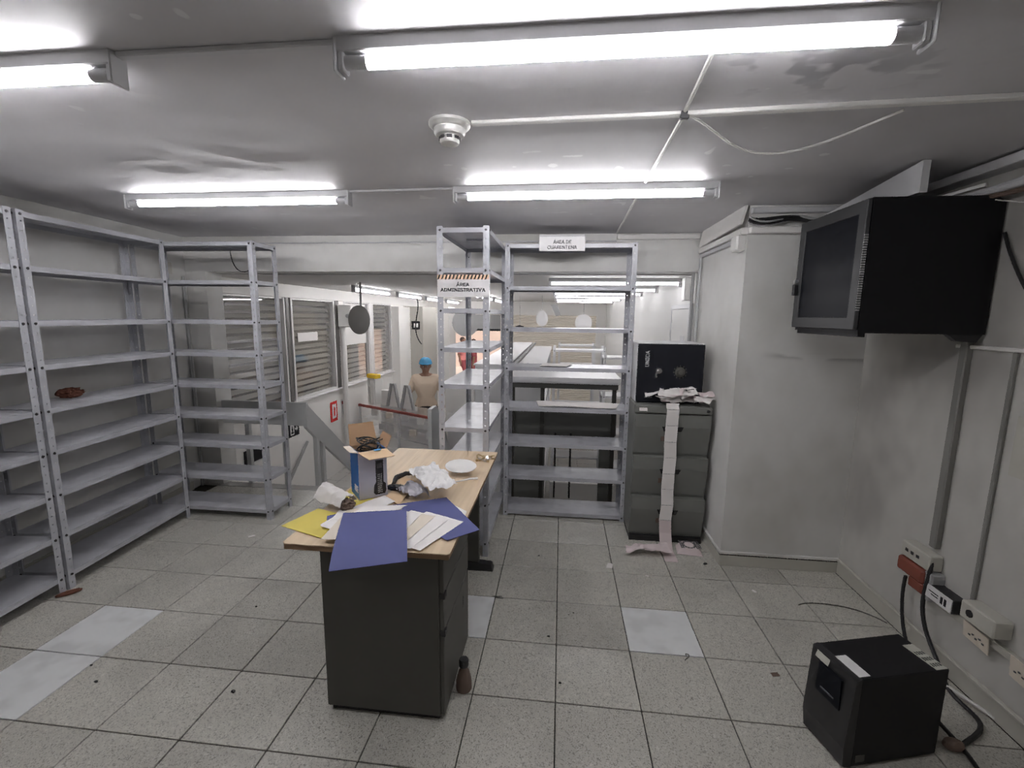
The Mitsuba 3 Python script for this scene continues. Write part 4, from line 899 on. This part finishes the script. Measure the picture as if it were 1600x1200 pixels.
part(k, 'plate', box(-3.30, -3.12, 9.78, 9.80, 1.34, 1.52), INK)
part(k, 'centre', box(-3.25, -3.15, 9.775, 9.782, 1.385, 1.475), SIGN)
single('hanging_cable', tube([(-3.02, 9.3, SC), (-3.0, 9.3, 1.75), (-3.05, 9.3, 1.45), (-3.02, 9.3, 1.2), (-2.93, 9.3, 1.05)], .012, 6, 24), DARK, 'black cable hanging from the shop ceiling before the grey pier', 'cable', smooth=40)
k = thing('convex_mirror', 'large round dark convex mirror hanging in front of the windows', 'mirror')
part(k, 'disc', mv(lathe([(0, .03), (.06, .026), (.105, .012), (.125, 0), (.125, -.006), (0, -.006)], 36), (-2.31, 5.0, 1.595), rx=90, rz=-20, s=1.32), MIRROR, smooth=40)
part(k, 'arm', tube([(-2.30, 5.03, 1.60), (-2.30, 5.05, 1.8), (-2.30, 5.05, SC)], .012, 8), GREY)
part(k, 'bracket', box(-2.38, -2.24, 5.02, 5.05, 1.715, 1.745, .004), LGREY)
k = thing('wall_speaker', 'white box on a post beside the round mirror', 'speaker')
part(k, 'body', box(-3.46, -3.24, 6.75, 6.95, 1.46, 1.80, .01), WHITE)
part(k, 'cone', mv(lathe([(0, 0), (.03, 0), (.03, .004), (0, .004)], 16), (-3.30, 6.75, 1.63), rx=90), GREY)
single('window_post', cyl((-3.43, 6.84, ZS), (-3.43, 6.84, 1.46), .045, 14), WHITE, 'white round post in front of the windows under the white box', 'post', smooth=40)
def hang_sign(x, y, z, r, mat, label, sy=1.0):
    k = thing('hanging_sign', label, 'sign')
    m = lathe([(0, 0), (r, 0), (r, .006), (0, .006)], 30); m.apply_scale([1, sy, 1])
    part(k, 'board', mv(m, (x, y, z), rx=90), mat)
    part(k, 'cord', cyl((x, y, z+r*sy*.98), (x, y, SC), .004, 6), GREY)
    return k
k = hang_sign(-.345, 8.0, 1.62, .105, SIGN, 'white egg-shaped hanging sign in the shop seen through the wide rack', 1.3)
part(k, 'wing', hull([(-.20, 7.99, 1.86), (-.08, 7.99, 1.86), (-.02, 7.99, 1.68), (-.10, 7.99, 1.66), (-.20, 8.0, 1.86), (-.08, 8.0, 1.86), (-.02, 8.0, 1.68), (-.10, 8.0, 1.66)]), GREY, label='grey bird-shaped board')
hang_sign(.385, 8.2, 1.55, .15, SIGN, 'round cream hanging sign in front of the far shutter')
hang_sign(-2.05, 9.6, 1.50, .29, GREY, 'large round grey hanging sign seen through the sign rack')
k = thing('crown_ornament', 'small dark hanging ornament in front of the far shutter', 'ornament')
part(k, 'crown', mv(hull([(-.05, 0, 0), (.05, 0, 0), (-.08, 0, .05), (.08, 0, .05), (0, 0, .07), (-.05, .01, 0), (.05, .01, 0), (-.08, .01, .05), (.08, .01, .05), (0, .01, .07)]), (-.78, 8.5, 1.42)), DARK)
part(k, 'cord', cyl((-.78, 8.505, 1.48), (-.78, 8.505, SC), .003, 6), GREY)

# ------------------------------------------------------------------ people
def figure(J, bones, length=.02):
    """J: joint -> (point, radius); one continuous surface over the bones."""
    sph = {}
    def ball(j):
        if j not in sph:
            p, r = J[j]; sph[j] = m3.Manifold.sphere(r, 20).translate(tuple(p))
        return sph[j]
    out = None
    for b_ in bones:
        h = m3.Manifold.batch_hull([ball(j) for j in b_])
        out = h if out is None else out+h
    out = out.refine_to_length(length)
    mm = out.to_mesh()
    t = trimesh.Trimesh(mm.vert_properties[:, :3], mm.tri_verts, process=True)
    trimesh.smoothing.filter_taubin(t, iterations=10)
    return t
def man(name, label, pos, rz, shirt, trousers, cap=None, pose='lean', skin=SKIN, hair=SKIND, fine=True):
    k = thing(name, label, 'person')
    J = {'pel': ((0, 0, .93), .125), 'hipL': ((-.10, 0, .90), .092), 'hipR': ((.10, 0, .90), .092), 'waist': ((0, 0, 1.08), .125), 'chL': ((-.09, .0, 1.28), .115), 'chR': ((.09, 0, 1.28), .115), 'shL': ((-.185, .01, 1.40), .062), 'shR': ((.185, .01, 1.40), .062),
         'nk': ((0, .01, 1.45), .062), 'nk2': ((0, -.012, 1.53), .055), 'hd': ((0, -.015, 1.625), .083), 'hd2': ((0, .012, 1.64), .088), 'jaw': ((0, -.045, 1.57), .05), 'chin': ((0, -.075, 1.545), .024), 'nose': ((0, -.108, 1.605), .012), 'brow': ((0, -.088, 1.635), .025), 'earL': ((-.083, .0, 1.605), .018), 'earR': ((.083, .0, 1.605), .018),
         'knL': ((-.11, -.01, .50), .058), 'knR': ((.11, -.01, .50), .058), 'anL': ((-.11, .02, .09), .040), 'anR': ((.11, .02, .09), .040), 'toL': ((-.125, -.15, .035), .034), 'toR': ((.125, -.15, .035), .034), 'heL': ((-.11, .04, .04), .038), 'heR': ((.11, .04, .04), .038)}
    if pose == 'lean':
        J.update({'elL': ((-.29, -.02, 1.15), .043), 'wrL': ((-.345, -.20, .985), .030), 'elR': ((.285, .0, 1.14), .043), 'wrR': ((.27, -.19, .99), .030)})
        hd_dir = {-1: np.array([-.15, -.75, -.55]), 1: np.array([.0, -.8, -.5])}
    else:
        J.update({'elL': ((-.25, .03, 1.13), .043), 'wrL': ((-.25, -.05, .88), .030), 'elR': ((.25, .04, 1.13), .043), 'wrR': ((.24, .0, .88), .030), 'knL': ((-.10, -.16, .50), .058), 'anL': ((-.11, -.2, .10), .04), 'heL': ((-.11, -.18, .05), .038), 'toL': ((-.12, -.36, .045), .034), 'anR': ((.11, .20, .12), .04), 'heR': ((.11, .24, .09), .038), 'toR': ((.12, .05, .04), .034)})
        hd_dir = {-1: np.array([0, -.15, -1.]), 1: np.array([0, .1, -1.])}
    bones = [('pel', 'hipL', 'hipR', 'waist'), ('waist', 'chL', 'chR'), ('chL', 'chR', 'shL', 'shR'), ('shL', 'shR', 'nk'), ('nk', 'nk2'), ('nk2', 'hd'), ('hd', 'hd2'), ('hd', 'jaw', 'chin'), ('hd', 'brow'), ('brow', 'nose'), ('hd2', 'earL'), ('hd2', 'earR'),
             ('hipL', 'knL'), ('knL', 'anL'), ('hipR', 'knR'), ('knR', 'anR'), ('anL', 'heL', 'toL'), ('anR', 'heR', 'toR'), ('shL', 'elL'), ('elL', 'wrL'), ('shR', 'elR'), ('elR', 'wrR')]
    for sd, s in (('L', -1), ('R', 1)):
        w_, d_ = np.array(J['wr'+sd][0]), hd_dir[s]/np.linalg.norm(hd_dir[s])
        side = np.cross(d_, [0, 0, 1]); side /= np.linalg.norm(side)+1e-9
        up_ = np.cross(side, d_)
        for q, (o, L_) in enumerate(((-.033, .072), (-.011, .085), (.011, .08), (.033, .062))):
            a_ = w_+d_*.085+side*o; b1 = a_+d_*L_*.55-up_*.006; b2 = a_+d_*L_-up_*.022
            J[f'p{sd}{q}'] = (a_, .013); J[f'f{sd}{q}'] = (b1, .0095); J[f'g{sd}{q}'] = (b2, .008)
            bones += [(f'p{sd}{q}', f'f{sd}{q}'), (f'f{sd}{q}', f'g{sd}{q}')]
        J['tb'+sd] = (w_+d_*.03-side*s*.03, .013); J['tt'+sd] = (w_+d_*.075-side*s*.058, .010); J['te'+sd] = (w_+d_*.105-side*s*.06, .009)
        bones += [('wr'+sd, f'p{sd}0', f'p{sd}3'), ('wr'+sd, 'tb'+sd, f'p{sd}1'), ('tb'+sd, 'tt'+sd), ('tt'+sd, 'te'+sd)]
    def M(m): return mv(m, pos, rz=rz)
    part(k, 'body', M(figure(J, bones, .012 if fine else .03)), skin, smooth=True)
    def grow(names, g):
        return {n_: (p, r+g) for n_, (p, r) in J.items() if n_ in names}
    Js = grow(('pel', 'hipL', 'hipR', 'waist', 'chL', 'chR', 'shL', 'shR', 'nk'), .014)
    for sd in 'LR':
        a_, b_ = np.array(J['sh'+sd][0]), np.array(J['el'+sd][0])
        Js['sl'+sd] = (a_+(b_-a_)*.72, .064)
    Js['nk'] = ((0, .015, 1.425), .068)
    part(k, 'shirt', M(figure(Js, [('pel', 'hipL', 'hipR', 'waist'), ('waist', 'chL', 'chR'), ('chL', 'chR', 'shL', 'shR'), ('shL', 'shR', 'nk'), ('shL', 'slL'), ('shR', 'slR')], .02)), shirt, smooth=True)
    Jt = grow(('pel', 'hipL', 'hipR', 'knL', 'knR', 'anL', 'anR'), .014)
    Jt['pel'] = ((0, 0, .90), .142)
    part(k, 'trousers', M(figure(Jt, [('pel', 'hipL', 'hipR'), ('hipL', 'knL'), ('hipR', 'knR'), ('knL', 'anL'), ('knR', 'anR')], .03)), trousers, smooth=True)
    for sd in 'LR':
        Jf = {n_: (p, r+.008) for n_, (p, r) in J.items() if n_ in ('an'+sd, 'he'+sd, 'to'+sd)}
        part(k, 'shoe', M(figure(Jf, [('he'+sd, 'to'+sd), ('an'+sd, 'he'+sd)], .02)), DARK, smooth=True)
    for s in (-1, 1):
        part(k, 'eye', M(mv(trimesh.creation.icosphere(2, .010), (s*.034, -.091, 1.618))), PAPER, smooth=True)
        part(k, 'pupil', M(mv(trimesh.creation.icosphere(1, .0062), (s*.034, -.0975, 1.617))), INK, smooth=True)
    part(k, 'mouth', M(mv(lump((0, 0, 0), (.024, .008, .006), 1, 2, .05), (0, -.096, 1.562))), BROWN, smooth=True)
    part(k, 'hair', M(mv(trimesh.creation.icosphere(3, .096), (0, .022, 1.648), s=None)), hair, smooth=True)
    if cap:
        prof = [(.124, .0), (.118, .004), (.112, .02), (.104, .055), (.082, .09), (.045, .112), (0, .118)]
        c_ = part(k, 'helmet', M(mv(lathe(prof[::-1] + [(.10, .0), (.124, 0)], 28), (0, .006, 1.66))), cap, smooth=50)
        part(c_, 'peak', M(hull([(x_, y_, z_) for x_, y_ in ((-.085, -.08), (.085, -.08), (-.05, -.155), (.05, -.155), (0, -.165)) for z_ in (1.655, 1.664)])), cap)
    return k
man('person', 'man in a blue helmet and beige T-shirt standing behind the glass counter', (-2.36, 7.70, ZS), 14, SHIRT, TROUS, CAPB)
man('person', 'passer-by in pink walking past the open street entrance', (-3.55, 16.2, ZS-.01), 70, PINK, MAROON, None, 'walk', fine=False)
man('person', 'passer-by in dark red clothes outside the open street entrance', (-2.95, 15.0, ZS-.01), -80, MAROON, MAROON, None, 'walk', fine=False)
single('brochure_table', join(box(-2.75, -2.30, 9.2, 9.6, .1, .13), box(-2.74, -2.72, 9.2, 9.6, ZS, .1), box(-2.33, -2.31, 9.2, 9.6, ZS, .1)), LGREY, 'pale table near the street entrance of the shop', 'table')
